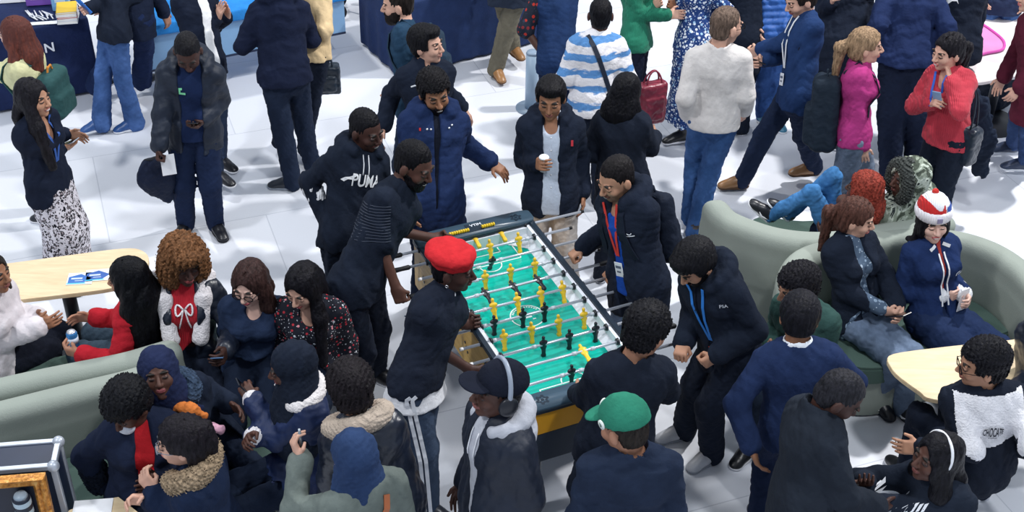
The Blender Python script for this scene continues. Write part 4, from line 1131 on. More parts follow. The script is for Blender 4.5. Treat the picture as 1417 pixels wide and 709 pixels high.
# -- standing, far left
q = person('redhead', 'woman with long red hair and pale yellow top facing left at the navy stall table', dict(head=(22, 48, 1.56), yaw=-100, s=.95, fem=True, L=(2, 105, 1.1), R=(-12, 100, 1.1)), skin='pale',
  hair=('long', '8a4636', dict(len=.42, m=ombre('5a342f', 'a3523a', -0.0, 1.55), wd=1.15)), tops=(tee('d8d6a8', t=.024, hem=.08),), bottom=dn('3a4a66', cloth='denim'), shoes=dict(c='22252e'))
backpack(q, 'dark green backpack with a tan handle on the red-haired woman', '2f5152', t=.15, w=.30, h=.38, front='c9853f', dz=.10)
q = person('leopard', 'woman in a black cardigan and leopard print skirt holding a phone, facing right', dict(head=(46, 136, 1.53), yaw=70, hyaw=72, s=.95, fem=True, w=1.08, R=(84, 206, 1.02), L=(92, 186, 1.08), Rp=(.5, -.6, -.7)), skin='tan', smile=True,
  hair=('long', '1d1c22', dict(len=.36, front=(0, 1), wd=1.15)), tops=(coat('1a2132', 'cardigan', t=.026, hem=.14, neck=.10),), bottom=dict(kind='skirt', m=leopard(), hem=.86, flare=.19), shoes=dict(c='14161c', sole='15171c', boot=True))
lanyard(q, '2f5aa8', None, lab='blue lanyard round the neck of the woman in the leopard skirt')
phone_at(q, 'R', 'phone in the hand of the leopard skirt woman', 'b9c0cc', tilt=30)
q = person('jeanswalk', 'walking person in flared blue jeans and dark top, head above the picture', dict(head=(160, -118, 1.55), pel=(158, 42, .92), yaw=-60, s=.98, fem=True, R=(122, 12, 1.15), L=(150, 8, 1.1), Ra=(140, 172), La=(186, 166)), skin='light',
  hair=('long', '3a2c28'), tops=(coat('1c2332', 'jumper', t=.026, hem=.07),), bottom=dn('314d7c', cloth='denim', flare=.032, knee=.062), shoes=dict(c='2f5590', sole='e6e8ee'), eyes=False)
phone_at(q, 'R', 'phone with a blue screen held by the walking person in flared jeans', '2e7fe0')
q = person('navytrousers', 'person in wide navy trousers standing behind the flared jeans', dict(head=(195, -120, 1.60), pel=(186, 24, .93), yaw=150, Ra=(196, 118), La=(128, 128)), skin='mid', hair=('short', '1b1a1e'),
  tops=(coat('1c2438', t=.03),), bottom=dn('1e2b4c', t=.02, flare=.03), shoes=dict(c='15171e'), eyes=False)
q = person('clapper', 'clapping person in a black blazer and white shirt, head above the picture', dict(head=(262, -62, 1.60), pel=(284, 88, .92), yaw=55, s=.98, R=(300, 26, 1.22), L=(314, 24, 1.20), Ra=(303, 256), La=(304, 220)), skin='light',
  hair=('short', '4a3a32'), hands=('flat', 'flat'), tops=(tee('eceef4', t=.016, hem=.12), coat('1b2233', 'blazer', t=.028, hem=.10, open=.05, openb=1.3)), bottom=dn('28364f', cloth='denim'), shoes=dict(c='1a1c24', sole='f0f0f4'), hdir=dict(L=(-.2, .5, .8), R=(.1, .5, .8)), eyes=False)
q = person('parka', 'man in a dark padded parka with small green chest logo looking down at his phone', dict(head=(260, 72, 1.60), pel=(268, 178, .93), yaw=8, hp=34, s=1.02, w=1.06, R=(220, 206, .92), L=(278, 166, 1.08), Ra=(257, 306), La=(298, 306), fyaw=(30, -10)),
  skin='deep', hair=('fade', '1b1b20'), lids=True, hands=('hold', 'grip'), palm=dict(L=(0, -.3, 1)), tops=(dict(name='jumper', c='1c2a4c', t=.018, hem=.04, collar=.04), coat('212938', 'parka', t=.040, hem=.14, open=.085, hood=.055, cloth='puffer')), bottom=dn('1d2945', knee=.068, t=.014), shoes=dict(c='10121a', sole='15161c'))
phone_at(q, 'L', 'black phone in the hand of the man in the padded parka', '12151d', tilt=25)
if q: 
    q.clothes = q.clothes[1:]
    decal(q, [(-.02, .03), (.005, .035), (.005, .018), (-.006, .016), (-.006, -.002), (.028, .0), (.028, -.018), (-.018, -.018)], [tuple(range(8))], -.06, .14, plain('7fd8a4', .6), 'green_logo')
    p = q.palm['R'][0]; paper(p - UPV * .07 + q.l * .03, frame(20), (.10, .17), 'folded white paper held beside the black bag')
    S = Solid(); c = P(216, 245, .62); S.ell(c, (.13, .08, .16), frame(15), .02); S.cone(c + UPV * .1, p, .05, .02, .05); S.cone(c, c - UPV * .18 + frame(15)[0] * .06, .11, .05, .05, sq=(frame(15)[1], .7))
    r = root('holdall', c - UPV * .2, 'soft black bag hanging from the right hand of the padded parka man', 'bag'); sub('bag_body', S, cloth('1b2338', 'plain', .6), r, .008, .008, .10); b = MB(True); b.tube([p + UPV * .0, c + UPV * .14 + np.array([.06, 0, 0])], .012); b.tube([p, c + UPV * .14 - np.array([.06, 0, 0])], .012); b.build('handle', plain('141923', .6), r)
q = person('navyback', 'man in a navy jacket and dark trousers seen from behind, arm bent', dict(head=(378, -52, 1.66), pel=(394, 104, .95), yaw=200, s=1.03, w=1.08, L=(372, 34, 1.30), R=(410, 20, 1.25), Lp=(1, -.2, -.4), Ra=(430, 222), La=(404, 248), fyaw=(-90, 200)), skin='light', hair=('short', '2a2220'),
  tops=(coat('1b2238', 'jacket', t=.040, hem=.05, hood=.05),), bottom=dn('222c40', t=.016, knee=.066), shoes=dict(c='262c36', sole='9aa2ae'), eyes=False)
q = person('beigecoat', 'person in a beige coat standing behind the man in the navy jacket', dict(head=(428, -66, 1.60), pel=(428, 76, .93), yaw=170, s=.96, fem=True, L=(415, 60, 1.0), R=(443, 62, .98), Ra=(421, 208), La=(385, 200)), skin='light', hair=('bob', '5a4638'),
  tops=(coat('e0c59a', 'coat', t=.034, hem=.02),), bottom=dn('1d2433'), shoes=dict(c='14161e'), eyes=False)
if q: handbag(q.palm['R'][0] - UPV * .02 + np.array([.05, 0, 0]), 10, (.27, .12, .25), '1d2a38', 'black leather handbag hanging beside the beige coat', sh=.14, soft=.02)
q = person('beardedtop', 'bearded man in a dark teal t-shirt facing left at the top', dict(head=(551, 6, 1.64), yaw=-95, hyaw=-90, pel=(572, 152, .94), hp=10, s=1.02, L=(542, 130, 1.0), R=(560, 120, 1.0)), skin='light', hair=('fade', '2a2422'), beard=('241d1c', .016),
  tops=(tee('28425a', t=.016, sleeve=.45, neck=.03),), bottom=dn('232d40'), shoes=dict())
backpack(q, 'dark teal backpack on the bearded man at the top', '25384a', t=.16, w=.32, h=.46, dz=.03)
q = person('youngman', 'young man with thick black hair in a black jacket looking right', dict(head=(590, 62, 1.60), pel=(596, 190, .93), yaw=25, hyaw=68, hp=-4, s=1.0, R=(530, 176, .98), L=(640, 150, .95)), skin='light', lip='c08478', hair=('short', '15151a', dict(quiff=1, t=.018, top=.07)),
  tops=(tee('1c2230', neck=.05), coat('1c2332', 'jacket', t=.034, hem=.10, open=.03, openb=.4, collar=.04)), bottom=dn('1e2636'), shoes=dict())
if q: b = MB(); pts = [on_chest(q, -.15 + .016 * i, .10 - .005 * i, .004)[0] for i in range(5)]; b.ribbon(pts, q.f, .010, .002); b.build('reflective_strip', plain('f2f4f8', .4), q.root)
q = person('blueparka', 'laughing bearded man in a navy blue hooded parka at the far end of the table', dict(head=(601, 128, 1.60), pel=(600, 275, .94), yaw=15, hyaw=20, hp=10, hr=-6, s=1.04, w=1.1, L=(680, 226, 1.02), R=(570, 292, .94), Lp=(.3, -.6, -.7), fyaw=10), skin='brown', smile=True,
  hair=('curly', '17161a', dict(t=.016)), beard=('15131a', .006), hands=('relax', 'relax'), palm=dict(L=(0, -.3, -1)), tops=(tee('161a26'), coat('1f2e52', 'parka', t=.044, hem=.20, open=.022, openb=.3, hood=.065, amp=.008)), bottom=dn('1c2740'), shoes=dict())
if q:
    for x, z in ((-.07, .10), (-.045, .10), (.08, .09), (.10, .07)): b = MB(True); p, d = on_chest(q, x, z, .002); b.cyl(p, p + d * .005, .007, n=10); b.build('snap_button', plain('dfe3ea', .3, .5, .5), q.root)
    b = MB(); p, d = on_chest(q, -.115, .10, .004); b.box(p, (.012, .006, .02), np.array([q.l, q.f, q.t])); b.build('red_tab', plain('d02a2a', .5), q.root)
q = person('hoodieman', 'smiling man in a black hoodie with white lettering leaning toward the table', dict(head=(506, 180, 1.58), pel=(478, 322, .94), yaw=40, syaw=35, hyaw=52, hp=12, s=1.0, R=(452, 300, 1.02), L=(540, 300, 1.0), Rp=(.7, -.8, -.2)), skin='deep', smile=True, hair=('fade', '15151a'),
  tops=(dict(name='hoodie', c='1b2230', t=.032, hem=.07, hood=.052, r=(.054, .048, .038)),), bottom=dn('1c2332'), shoes=dict(c='e0e2e8'))
if q:
    V, F = text_mesh('PUMA', .075); V = [(x, y * 1.5) for x, y, z in V]; decal(q, V, F, .015, .165, plain('eceef2', .6), 'lettering')
    ca = [(-.05, -.02), (-.03, .0), (.0, .005), (.03, .022), (.045, .02), (.035, .008), (.02, -.005), (.03, -.03), (.015, -.012), (-.01, -.012), (-.03, -.03)]
    decal(q, ca, [tuple(range(11))], -.10, .15, plain('eceef2', .6), 'cat_print')
    for g in (-1, 1): b = MB(True); b.tube([on_chest(q, g * .02, .0 + .025 * i, .005)[0] for i in range(6)], .0035, 6); b.build('drawstring', plain('d8dbe2', .7), q.root)
    C = Solid(); e, w_ = q.el['R'], q.wr['R']; C.cone(e + (w_ - e) * .10, w_ - (w_ - e) * .02, .066, .056, .02); sub('white_sleeve_panel', C, cloth('e2e4ea', 'knit'), q.root, .007, .006, .06)
q = person('ribbedtee', 'tall bearded man in a black ribbed sleeve t-shirt smiling down at the table', dict(head=(572, 228, 1.62), pel=(492, 395, .98), yaw=58, syaw=56, shd_=.045, hyaw=62, hp=20, hr=4, s=1.08, w=1.08, R=(548, 398, .98), L=(600, 330, .98), Rp=(.4, -.9, -.4), Ra=(490, 545), La=(520, 510)), skin='dark', smile=True, hair=('fade', '121217', dict(t=.016)), beard=('131116', .010),
  hands=('grip', 'grip'), tops=(tee('1b2230', t=.026, hem=.07, sleeve=.44, r=(.054, .058, .04), flare=.012),), bottom=dn('1e2432', t=.016), shoes=dict())
if q:
    for k in range(13):
        b = MB(True); pts = []; a = q.sh['R']; e = q.el['R']; u = nrm(e - a); n1 = nrm(np.cross(u, q.t + .001)); 
        n1 = nrm(-q.l * 1.0 - u * (-q.l @ u)); n2 = np.cross(u, n1)
        for j in range(9):
            an = -1.3 + 2.6 * j / 8; d = n1 * math.cos(an) + n2 * math.sin(an); pts.append(project(tbvh(q), a + u * (.02 + k * .018), d, .001))
        b.tube(pts, .0028, 5); b.build('sleeve_rib', plain('343c4c', .6), q.root)
q = person('beretman', 'person in a red beret and black t-shirt bending over the left side of the table', dict(head=(626, 372, 1.55), pel=(576, 522, .98), yaw=62, syaw=60, shd_=.03, hyaw=80, hp=6, s=1.02, R=(650, 512, .96), L=(640, 448, .96), Rp=(.6, -.9, .3), Ra=(592, 704), La=(560, 690)), skin='deep', hair=('fade', '15151a'),
  hands=('grip', 'grip'), tops=(tee('e6e8ee', amp=.003, t=.02, hem=.125, hemr=.205, neck=.0, collar=.025, sleeve=.4), tee('1e2432', t=.038, hem=.03, sleeve=.47, r=(.064, .062, .05), flare=.01)), bottom=dn('3c4a60', t=.020, knee=.072, thigh=.092, amp=.004), shoes=dict(c='30343f'))
if q:
    beret(q, 'bf2a30')
    bv = bvh_of([q.bottom]); 
    for off in (-.016, .016):
        pts = []
        sd = -q.lh * .7 + q.fh * .5 ; sd = nrm(sd)
        for i in range(44):
            t = .13 + .87 * i / 43; c = (q.Pel + q.t * .06) + (q.hip['R'] - (q.Pel + q.t * .06)) * min(1, t * 5) if t < .2 else (q.hip['R'] + (q.kn['R'] - q.hip['R']) * (t - .2) / .4 if t < .6 else q.kn['R'] + (q.an['R'] - q.kn['R']) * (t - .6) / .4)
            hv = np.cross(sd, UPV); pts.append(project(bv, c + hv * off, sd, .008))
        b = MB(); b.ribbon(pts, sd, .022, .003); b.build('side_stripe', plain('e2e6ee', .7), q.root)
    p, d = on_chest(q, -.10, .16, .004, back=True); b = MB(); b.box(p, (.05, .003, .008), np.array([q.l, q.f, q.t])); b.build('shirt_tag', plain('a9b4c4', .6), q.root)
    b = MB(True); c = H(q, -.082, -.004, -.048); b.tube([c + (q.Hf[1] * math.cos(a) + q.Hf[2] * math.sin(a)) * .008 for a in np.linspace(0, 2 * PI, 12, endpoint=False)], .0022, 6, closed=True); b.build('earring', plain('e8eaf0', .2, .5, .8), q.root)
q = person('creammman', "man in a black jacket, pale shirt and cream trousers at the table's far end", dict(head=(762, 136, 1.60), pel=(762, 268, .94), yaw=0, hyaw=-6, hp=8, s=1.0, R=(742, 226, 1.20), L=(806, 268, .92), spread=.03), skin='brown', hair=('short', '17161a', dict(quiff=1, t=.016)),
  hands=('relax', 'hold'), tops=(dict(name='shirt', c='bcc6d6', t=.018, hem=.10, sleeve=.9, neck=.03), coat('1c2332', 'jacket', t=.040, hem=.12, open=.062, openb=1.25, collar=.03, hood=.04)), bottom=dn('cfc6bf', t=.012, knee=.080, thigh=.086, flare=.04), shoes=dict(c='dcd8d4'), smile=False)
if q:
    cup(q.palm['R'][0] - UPV * .05, 'white paper cup held by the man in cream trousers', c='cfd6e0', lid='f2f4f8', band='8a94a8')
    b = MB(); p, d = on_chest(q, .14, .14, .005); b.box(p, (.016, .004, .04), np.array([q.l, q.f, q.t])); b.build('jacket_badge', plain('c23440', .5), q.root)
    for i in range(5): b = MB(True); p, d = on_chest(q, 0, .1 + i * .085, .001); b.cyl(p, p + d * .003, .005, n=8); b.build('shirt_button', plain('eef0f4', .4), q.root)
q = person('redlanyard', 'smiling man in an open dark parka with red lanyard gripping a table rod', dict(head=(853, 247, 1.60), pel=(884, 385, .95), yaw=-62, syaw=-50, hyaw=-52, hp=20, s=1.03, w=1.14, R=(806, 343, .98), L=(850, 374, .95), Ra=(860, 474), La=(893, 462), Lp=(.6, -.9, -.3)),
  skin='tan', hair=('fade', '1d1a1c', dict(t=.014)), beard='stubble', smile=True, lids=True, hands=('grip', 'grip'), palm=dict(R=(.3, 0, -1), L=(-.5, 0, -1)), tops=(dict(name='jumper', c='1f4ca8', t=.018, hem=.05, neck=.02), coat('1d2433', 'parka', t=.042, hem=.22, open=.05, openb=.9, hood=.062)), bottom=dn('4a5b74', cloth='denim', t=.014), shoes=dict(c='222630'))
lanyard(q, 'd43a32', lab='red lanyard with a white badge on the man at the right side of the table', ln=.36)
backpack(q, 'black backpack worn by the man with the red lanyard', '1c2332', t=.14, w=.30, h=.46)
if q:
    b = MB(True); b.tube([on_chest(q, .13 + .03 * math.cos(a), .17 + .007 * math.sin(a), .003)[0] for a in np.linspace(.4, PI - .4, 8)], .003, 5); b.tube([on_chest(q, .13 + .012 * math.cos(a), .166 + .012 * math.sin(a) - .012, .003)[0] for a in np.linspace(.2, PI - .2, 8)], .003, 5); b.build('chest_logo', plain('dfe4ec', .5), q.root)
def watch(q, sd, label, c='c8ced8'):
    if not q: return
    w_ = q.wr[sd]; u = nrm(w_ - q.el[sd]); ctr = w_ - u * .012; r = root('wristwatch', ctr, label, 'watch'); a0 = nrm(np.cross(u, UPV)); a1 = np.cross(u, a0); 
    if a1[2] < 0: a1 = -a1
    b = MB(True); b.tube([ctr + (a0 * math.cos(a) + a1 * math.sin(a)) * .034 for a in np.linspace(0, 2 * PI, 24, endpoint=False)], .007, 8, closed=True); b.build('watch_strap', plain(c, .25, .5, .7), r)
    b = MB(True); f = nrm(a1 + .0 * a0); b.cyl(ctr + f * .034, ctr + f * .044, .021, n=20); b.build('watch_case', plain('20242e', .2, .5, .3), r)
    b = MB(True); b.tube([ctr + f * .044 + (u * math.cos(a) + a0 * math.sin(a)) * .018 for a in np.linspace(0, 2 * PI, 20, endpoint=False)], .003, 6, closed=True); b.build('bezel', plain('d8dde6', .2, .5, .8), r)
watch(q, 'L', 'steel wristwatch on the left wrist of the man with the red lanyard')
q = person('bluelanyard', 'dark-haired bearded man in a black hooded coat with a blue lanyard, head bowed', dict(head=(962, 364, 1.52), pel=(1010, 478, .93), yaw=-68, syaw=-45, hyaw=-55, hp=42, s=1.02, w=1.04, R=(946, 476, .98), L=(992, 492, 1.0), Ra=(948, 590), La=(985, 622), Lp=(.7, -.9, -.2), fyaw=(-50, -70)), skin='tan', hair=('short', '17171c', dict(t=.022, quiff=1)), beard=('17161b', .007), lids=True,
  hands=('grip', 'grip'), palm=dict(R=(.2, 0, -1)), tops=(tee('1c2332'), coat('1b2230', 'coat', t=.040, hem=.14, open=.02, hood=.060)), bottom=dn('1c2332', t=.018, knee=.068, flare=.02), shoes=dict(c='b9bcc4', sole='8f949e', boot=True))
lanyard(q, '2f7fd8', 'e2552e', lab='blue lanyard with an orange badge on the man with bowed head', ln=.40, bs=(.06, .085), badge_c2='f3d8cc')
watch(q, 'L', 'steel wristwatch on the man with the blue lanyard')
if q: V, F = text_mesh('FSA', .028); decal(q, V, F, .16, .09, plain('c8ced8', .5), 'logo')
q = person('curlyback', "man with curly black hair and dark jumper, back turned, at the table's near corner", dict(head=(893, 460, 1.60), pel=(850, 610, .95), yaw=-158, syaw=-165, hyaw=138, hp=24, s=1.06, w=1.12, R=(912, 520, 1.0), L=(800, 545, .98)), skin='mid', hair=('curly', '17171c', dict(t=.018)),
  tops=(coat('1c222f', 'jumper', t=.034, hem=.08, collar=.03),), bottom=dn('1c2332'), shoes=dict())
q = person('greencap', 'person in a green baseball cap and dark navy jacket, back to the viewer', dict(head=(864, 590, 1.62), pel=(858, 738, .95), yaw=-172, hyaw=-132, hp=18, s=1.06, w=1.14, spread=.02), skin='mid', hair=('fade', '2a2420'),
  tops=(coat('222c40', 'jacket', t=.040, hem=.14, collar=.05),), bottom=dn('1c2332'), shoes=dict())
if q:
    hat_cap(q, q.root, '2c7862')
    for g in (-1, 1):
        b = MB(True); c = H(q, g * .0895, .03, .050); n = nrm(q.Hf[0] * g * .95 + q.Hf[1] * .3); a0 = nrm(np.cross(n, q.Hf[2])); a1 = np.cross(n, a0); b.cyl(c - n * .004, c + n * .003, .024, n=24); b.build('round_patch', plain('e9efe9', .6), q.root)
        V, F = text_mesh('b', .032); b = MB(); b.add([c + n * .0045 + a0 * (-v[0]) * 1 + a1 * (-v[1]) for v in V], F); b.build('patch_print', plain('3a6a58', .6), q.root)
    b = MB(True); c = H(q, 0, .086, .085); b.cyl(c, c + nrm(q.Hf[1] + q.Hf[2] * .35) * .006, .022, n=20); b.build('front_logo', plain('e9efe9', .6), q.root)
q = person('headphoneman', 'man in a black cap and grey hoodie under a black puffer jacket', dict(head=(690, 541, 1.62), pel=(688, 690, .95), yaw=-62, hyaw=-68, hp=-8, s=1.06, w=1.25, spread=.02), skin='dark', lip='8a5450', lids=True, hair=('fade', '15151a'),
  tops=(dict(name='hoodie', c='b9bcc6', t=.032, hem=.0, hood=.048, sleeve=.9), coat('1c2332', 'puffer_jacket', t=.042, hem=.16, open=.048, cloth='puffer')), bottom=dn('1c2332'), shoes=dict())
if q:
    hat_cap(q, q.root, '171b28', up=.018); headphones(q, '8e98a8', 'over-ear headphones worn over the black cap')
    for g in (-1, 1): b = MB(True); b.tube([on_chest(q, g * .03, .02 + .03 * i, .006)[0] for i in range(6)], .004, 6); b.build('drawstring', plain('e4e6ec', .7), q.root)
# -- top middle and right
q = person('khaki', 'person in khaki trousers and tan boots standing at the very top', dict(head=(712, -165, 1.62), pel=(704, -18, .94), yaw=170, Ra=(686, 96), La=(712, 72), fyaw=(30, 20)), skin='light', hair=('short', '3a2c26'), tops=(coat('2a3242'),), bottom=dn('6f6a5c', t=.02, knee=.066), shoes=dict(c='a3764a', sole='6a4a30', boot=True), eyes=False)
q = person('patternsleeve', 'person in a navy gilet and dark red patterned sleeves, arm bent, beside the pale post', dict(head=(764, -78, 1.62), pel=(772, 84, .94), yaw=40, R=(752, 76, 1.0), L=(800, 60, 1.0), Rp=(.9, -.6, -.5)), skin='dark', hair=('fade', '15151a'),
  tops=(dict(name='shirt', m=dots('1e2432', 'b8362c', '7a2a30', 22, .28, '30384c'), t=.026, hem=.05, sleeve=.55, r=(.058, .056, .04)), coat('1f3358', 'gilet', t=.034, hem=.08, sleeve=0)), bottom=dn('1c2a48'), shoes=dict(), eyes=False)
q = person('stripes', 'person in a fuzzy blue and white striped jumper with a black shoulder strap, back turned', dict(head=(837, 2, 1.60), pel=(818, 148, .92), yaw=195, hyaw=180, s=.98, w=1.0, L=(788, 92, 1.12), R=(846, 85, 1.15), Lp=(.35, -.3, -.8), Rp=(.2, -.3, -.9)), skin='dark', hair=('fade', '15151a'),
  tops=(dict(name='jumper', m=stripes('e8e6ea', '5c8fc8', 8.6, 3.2, .62), t=.036, hem=.03, r=(.064, .056, .042)),), bottom=dn('1d2536'), shoes=dict())
if q:
    pts = [on_chest(q, x, z, .006, back=True)[0] for x, z in ((.11, -.03), (.07, .04), (.03, .12), (-.01, .20), (-.05, .28), (-.09, .36), (-.13, .44))]
    b = MB(); b.ribbon(pts, -q.f, .035, .006); r = root('crossbody_strap', pts[3], 'black strap crossing the back of the striped jumper', 'strap'); b.build('strap', plain('1a2436', .6), r)
    cup(q.palm['L'][0] - UPV * .04 + np.array([-.0, -.03, 0]), 'orange drink can held by the striped jumper person', c='d8923c', name='drink_can', cat='drink can', r_=.033, h_=.15, lid='b8bec8', band='f0c060')
q = person('blackhair', 'woman with long black hair and black coat seen from behind', dict(head=(866, 128, 1.52), pel=(862, 250, .90), yaw=165, hyaw=145, hp=20, s=.95, fem=True, w=1.1, L=(830, 190, 1.05), R=(905, 190, 1.05)), skin='tan', hair=('long', '121218', dict(len=.36, wd=1.4)),
  tops=(coat('1c222f', 'coat', t=.038, hem=.25),), bottom=dn('1e2431'), shoes=dict())
q = person('greensleeve', 'person in a bright green jumper facing the woman in the blue floral dress', dict(head=(880, -88, 1.58), pel=(880, 58, .92), yaw=75, s=.97, fem=True, R=(924, 20, 1.18), L=(905, 8, 1.22), Rp=(.4, -.5, -.9)), skin='light', hair=('bob', '3a2c28'),
  tops=(dict(name='jumper', c='26745c', t=.030, hem=.04, cloth='knit'),), bottom=dn('1c2233', t=.012), shoes=dict(), eyes=False)
q = person('floraldress', 'woman in a long blue and white floral dress at the top', dict(head=(962, -68, 1.56), pel=(958, 62, .92), yaw=-70, s=.97, fem=True, w=1.1, R=(932, 10, 1.2), L=(975, 20, 1.1), Ra=(945, 186), La=(965, 176)), skin='brown', hair=('long', '2e2420', dict(len=.3)),
  tops=(dict(name='dress_bodice', m=dots('23407a', 'e8eef6', '9ec4e6', 34, .34, 'dfe8f4'), t=.022, hem=.04, sleeve=.9),), bottom=dict(kind='skirt', m=dots('23407a', 'e8eef6', '9ec4e6', 34, .34, 'dfe8f4'), hem=.72, flare=.26, amp=.012), shoes=dict(c='15171e', boot=True), eyes=False)
handbag(P(905, 98, 1.10), 25, (.24, .11, .36), '7e2a3c', 'dark red leather tote bag hanging beside the blue floral dress', sh=.10, name='tote_bag')
q = person('sweater', 'man with glasses and cropped hair in a beige sweater and blue jeans, back turned', dict(head=(1004, 36, 1.72), pel=(988, 166, .97), yaw=176, hyaw=125, hp=6, s=1.08, w=.97, Ra=(962, 316), La=(955, 296), L=(952, 158, .98), R=(1030, 152, .98)),
  skin='light', hair=('fade', '6f5d52', dict(t=.0)), beard='stubble', tops=(dict(name='sweater', c='dcd7d4', t=.028, hem=.04, amp=.003, collar=.03, r=(.056, .050, .040)),), bottom=dn('2b4a78', cloth='denim', knee=.064), shoes=dict(c='3a3432'))
if q: glasses(q)
q = person('whitelanyard', 'moustached man in a navy jumper with a white lanyard striding left', dict(head=(1096, -22, 1.66), pel=(1103, 132, .95), yaw=-82, hyaw=-75, hp=25, s=1.04, R=(1056, 84, 1.12), L=(1050, 70, 1.15), Ra=(1026, 250), La=(1128, 238), Rp=(.5, -.7, -.7)), skin='light', hair=('short', '2a2220'), beard='stubble',
  hands=('hold', 'hold'), tops=(tee('1a2238', collar=.03), dict(name='jumper', c='213760', t=.028, hem=.08)), bottom=dn('1f2a42', t=.014, knee=.066), shoes=dict(c='8a6440', sole='4a3424'))
lanyard(q, 'dfe3ea', 'e4e8f0', lab='white lanyard hanging on the navy jumper of the striding man', ln=.42)
phone_at(q, 'R', 'black phone between the hands of the striding man', '15181f', tilt=20)
q = person('bluegilet', 'person in a bright blue quilted jacket at the top behind the striding man', dict(head=(1062, -98, 1.62), pel=(1068, 44, .93), yaw=20, s=1.0, R=(1046, 40, 1.0), L=(1086, 40, 1.0), Ra=(1055, 158), La=(1072, 160)), skin='light', hair=('short', '2a2220'), tops=(coat('2a58a0', 'quilted_jacket', t=.046, hem=.04, cloth='puffer', quilt=.055, quilt_amp=.012),), bottom=dn('28487e', cloth='denim'), shoes=dict(c='3a7a98', sole='e4e8ee'), eyes=False)
q = person('blackfar', 'person in black clothes at the top between the striding man and ponytailed woman', dict(head=(1162, -98, 1.64), pel=(1166, 56, .95), yaw=-20, R=(1150, 2, 1.3), L=(1188, 50, 1.0), w=1.1), skin='light', hair=('short', '1f1a1c'), tops=(coat('1d2433', t=.045, hem=.25),), bottom=dn('1e2533'), shoes=dict(), eyes=False)
q = person('darkfar', 'person in a dark coat behind the bald man in the beige sweater', dict(head=(1018, -90, 1.60), pel=(1025, 50, .93), yaw=170), skin='mid', hair=('short', '1f1a1c'), tops=(coat('1b2230', t=.04, hem=.3),), bottom=dn('1e2533'), shoes=dict(), eyes=False)
q = person('magenta', 'fair ponytailed woman in a magenta jumper and grey jeans facing right', dict(head=(1198, 64, 1.56), pel=(1180, 186, .92), yaw=78, hyaw=85, s=.98, fem=True, R=(1193, 206, .86), Rp=(.2, -1, -.3), Ra=(1150, 298), La=(1195, 285)), skin='light', hair=('pony', 'a08468', dict(part=0)),
  tops=(dict(name='jumper', c='a83878', t=.034, hem=.04, collar=.015),), bottom=dn('5a6678', cloth='denim', t=.02, knee=.075, thigh=.09, flare=.03), shoes=dict(c='5f4636', boot=True))
backpack(q, 'large black backpack on the woman in the magenta jumper', '1e2834', t=.20, w=.32, h=.56, dz=.06)
q = person('tallback', 'tall person in navy jacket and dark trousers, back turned, beside the magenta jumper', dict(head=(1250, -92, 1.70), pel=(1252, 82, .98), yaw=180, s=1.08, w=1.15, Ra=(1268, 232), La=(1232, 236), L=(1215, 70, 1.0), R=(1290, 70, 1.0)), skin='light', hair=('short', '2a2220'), tops=(coat('1f2c50', 'jacket', t=.044, hem=.02),), bottom=dn('1a2236', t=.026, knee=.08, flare=.02), shoes=dict(), eyes=False)
q = person('coral', 'dark-haired woman in a coral red jumper holding a light blue phone, facing left', dict(head=(1312, 72, 1.56), pel=(1312, 188, .92), yaw=-62, syaw=-50, hyaw=-66, hp=8, s=.97, fem=True, w=1.05, R=(1287, 142, 1.20), L=(1317, 112, 1.40), Lp=(1, .2, -.9), Rp=(.8, -.2, -.8)), skin='light', smile=True, hair=('pony', '1c1a20', dict(len=.34)),
  hands=('flat', 'hold'), tops=(dict(name='jumper', c='b83c4a', t=.034, hem=.05, cloth='knit', neck=.05),), bottom=dn('1c2331', t=.022), shoes=dict())
phone_at(q, 'R', 'light blue phone held by the woman in the coral red jumper', '8fb4d8', tilt=65, up=.05)
lanyard(q, '2f5fc0', None, lab='blue lanyard round the neck above the coral jumper', ln=.2)
if q:
    handbag(q.sh['L'] + q.l * .06 - UPV * .02, 130, (.30, .13, .30), '1e2836', 'black handbag on the shoulder of the coral jumper woman', sh=.30)
    S = Solid(); a = P(1352, 150, 1.0); b_ = P(1356, 236, .45); S.cone(a, a + (b_ - a) * .5, .10, .12, .05, sq=(np.array([.6, .8, 0]), .6)); S.cone(a + (b_ - a) * .5, b_, .12, .06, .05, sq=(np.array([.6, .8, 0]), .6)); S.cone(a, a + UPV * .12 - np.array([.08, 0, 0]), .09, .06, .04)
    r = root('folded_jacket', b_, 'black jacket draped over the arm and bag of the coral jumper woman', 'jacket'); sub('draped_cloth', S, cloth('1f2737'), r, .009, .014, .11)
q = person('pumaback', 'person in a black jacket with white leaping cat logo, back turned near the pink tray', dict(head=(1318, -85, 1.66), pel=(1322, 66, .95), yaw=190, s=1.05, w=1.15), skin='light', hair=('short', '1f1a1c'), tops=(coat('1c2332', 'jacket', t=.044, hem=.10),), bottom=dn('1e2533'), shoes=dict(), eyes=False)
if q:
    ca = [(-.05, -.02), (-.03, .0), (.0, .005), (.03, .022), (.045, .02), (.035, .008), (.02, -.005), (.03, -.03), (.015, -.012), (-.01, -.012), (-.03, -.03)]
    decal(q, [(x * 1.3, y * 1.3) for x, y in ca], [tuple(range(11))], .12, .16, plain('eceef2', .6), 'cat_print', back=True)
q = person('jeansright', 'person in blue jeans standing behind the table with the pink tray', dict(head=(1385, -160, 1.60), pel=(1385, -8, .93), yaw=0, R=(1362, 2, .90), L=(1415, 0, .90), w=1.1), skin='light', hair=('short', '2a2220'), tops=(coat('2a3450'),), bottom=dn('3f5f92', cloth='denim', t=.03), shoes=dict(), eyes=False)
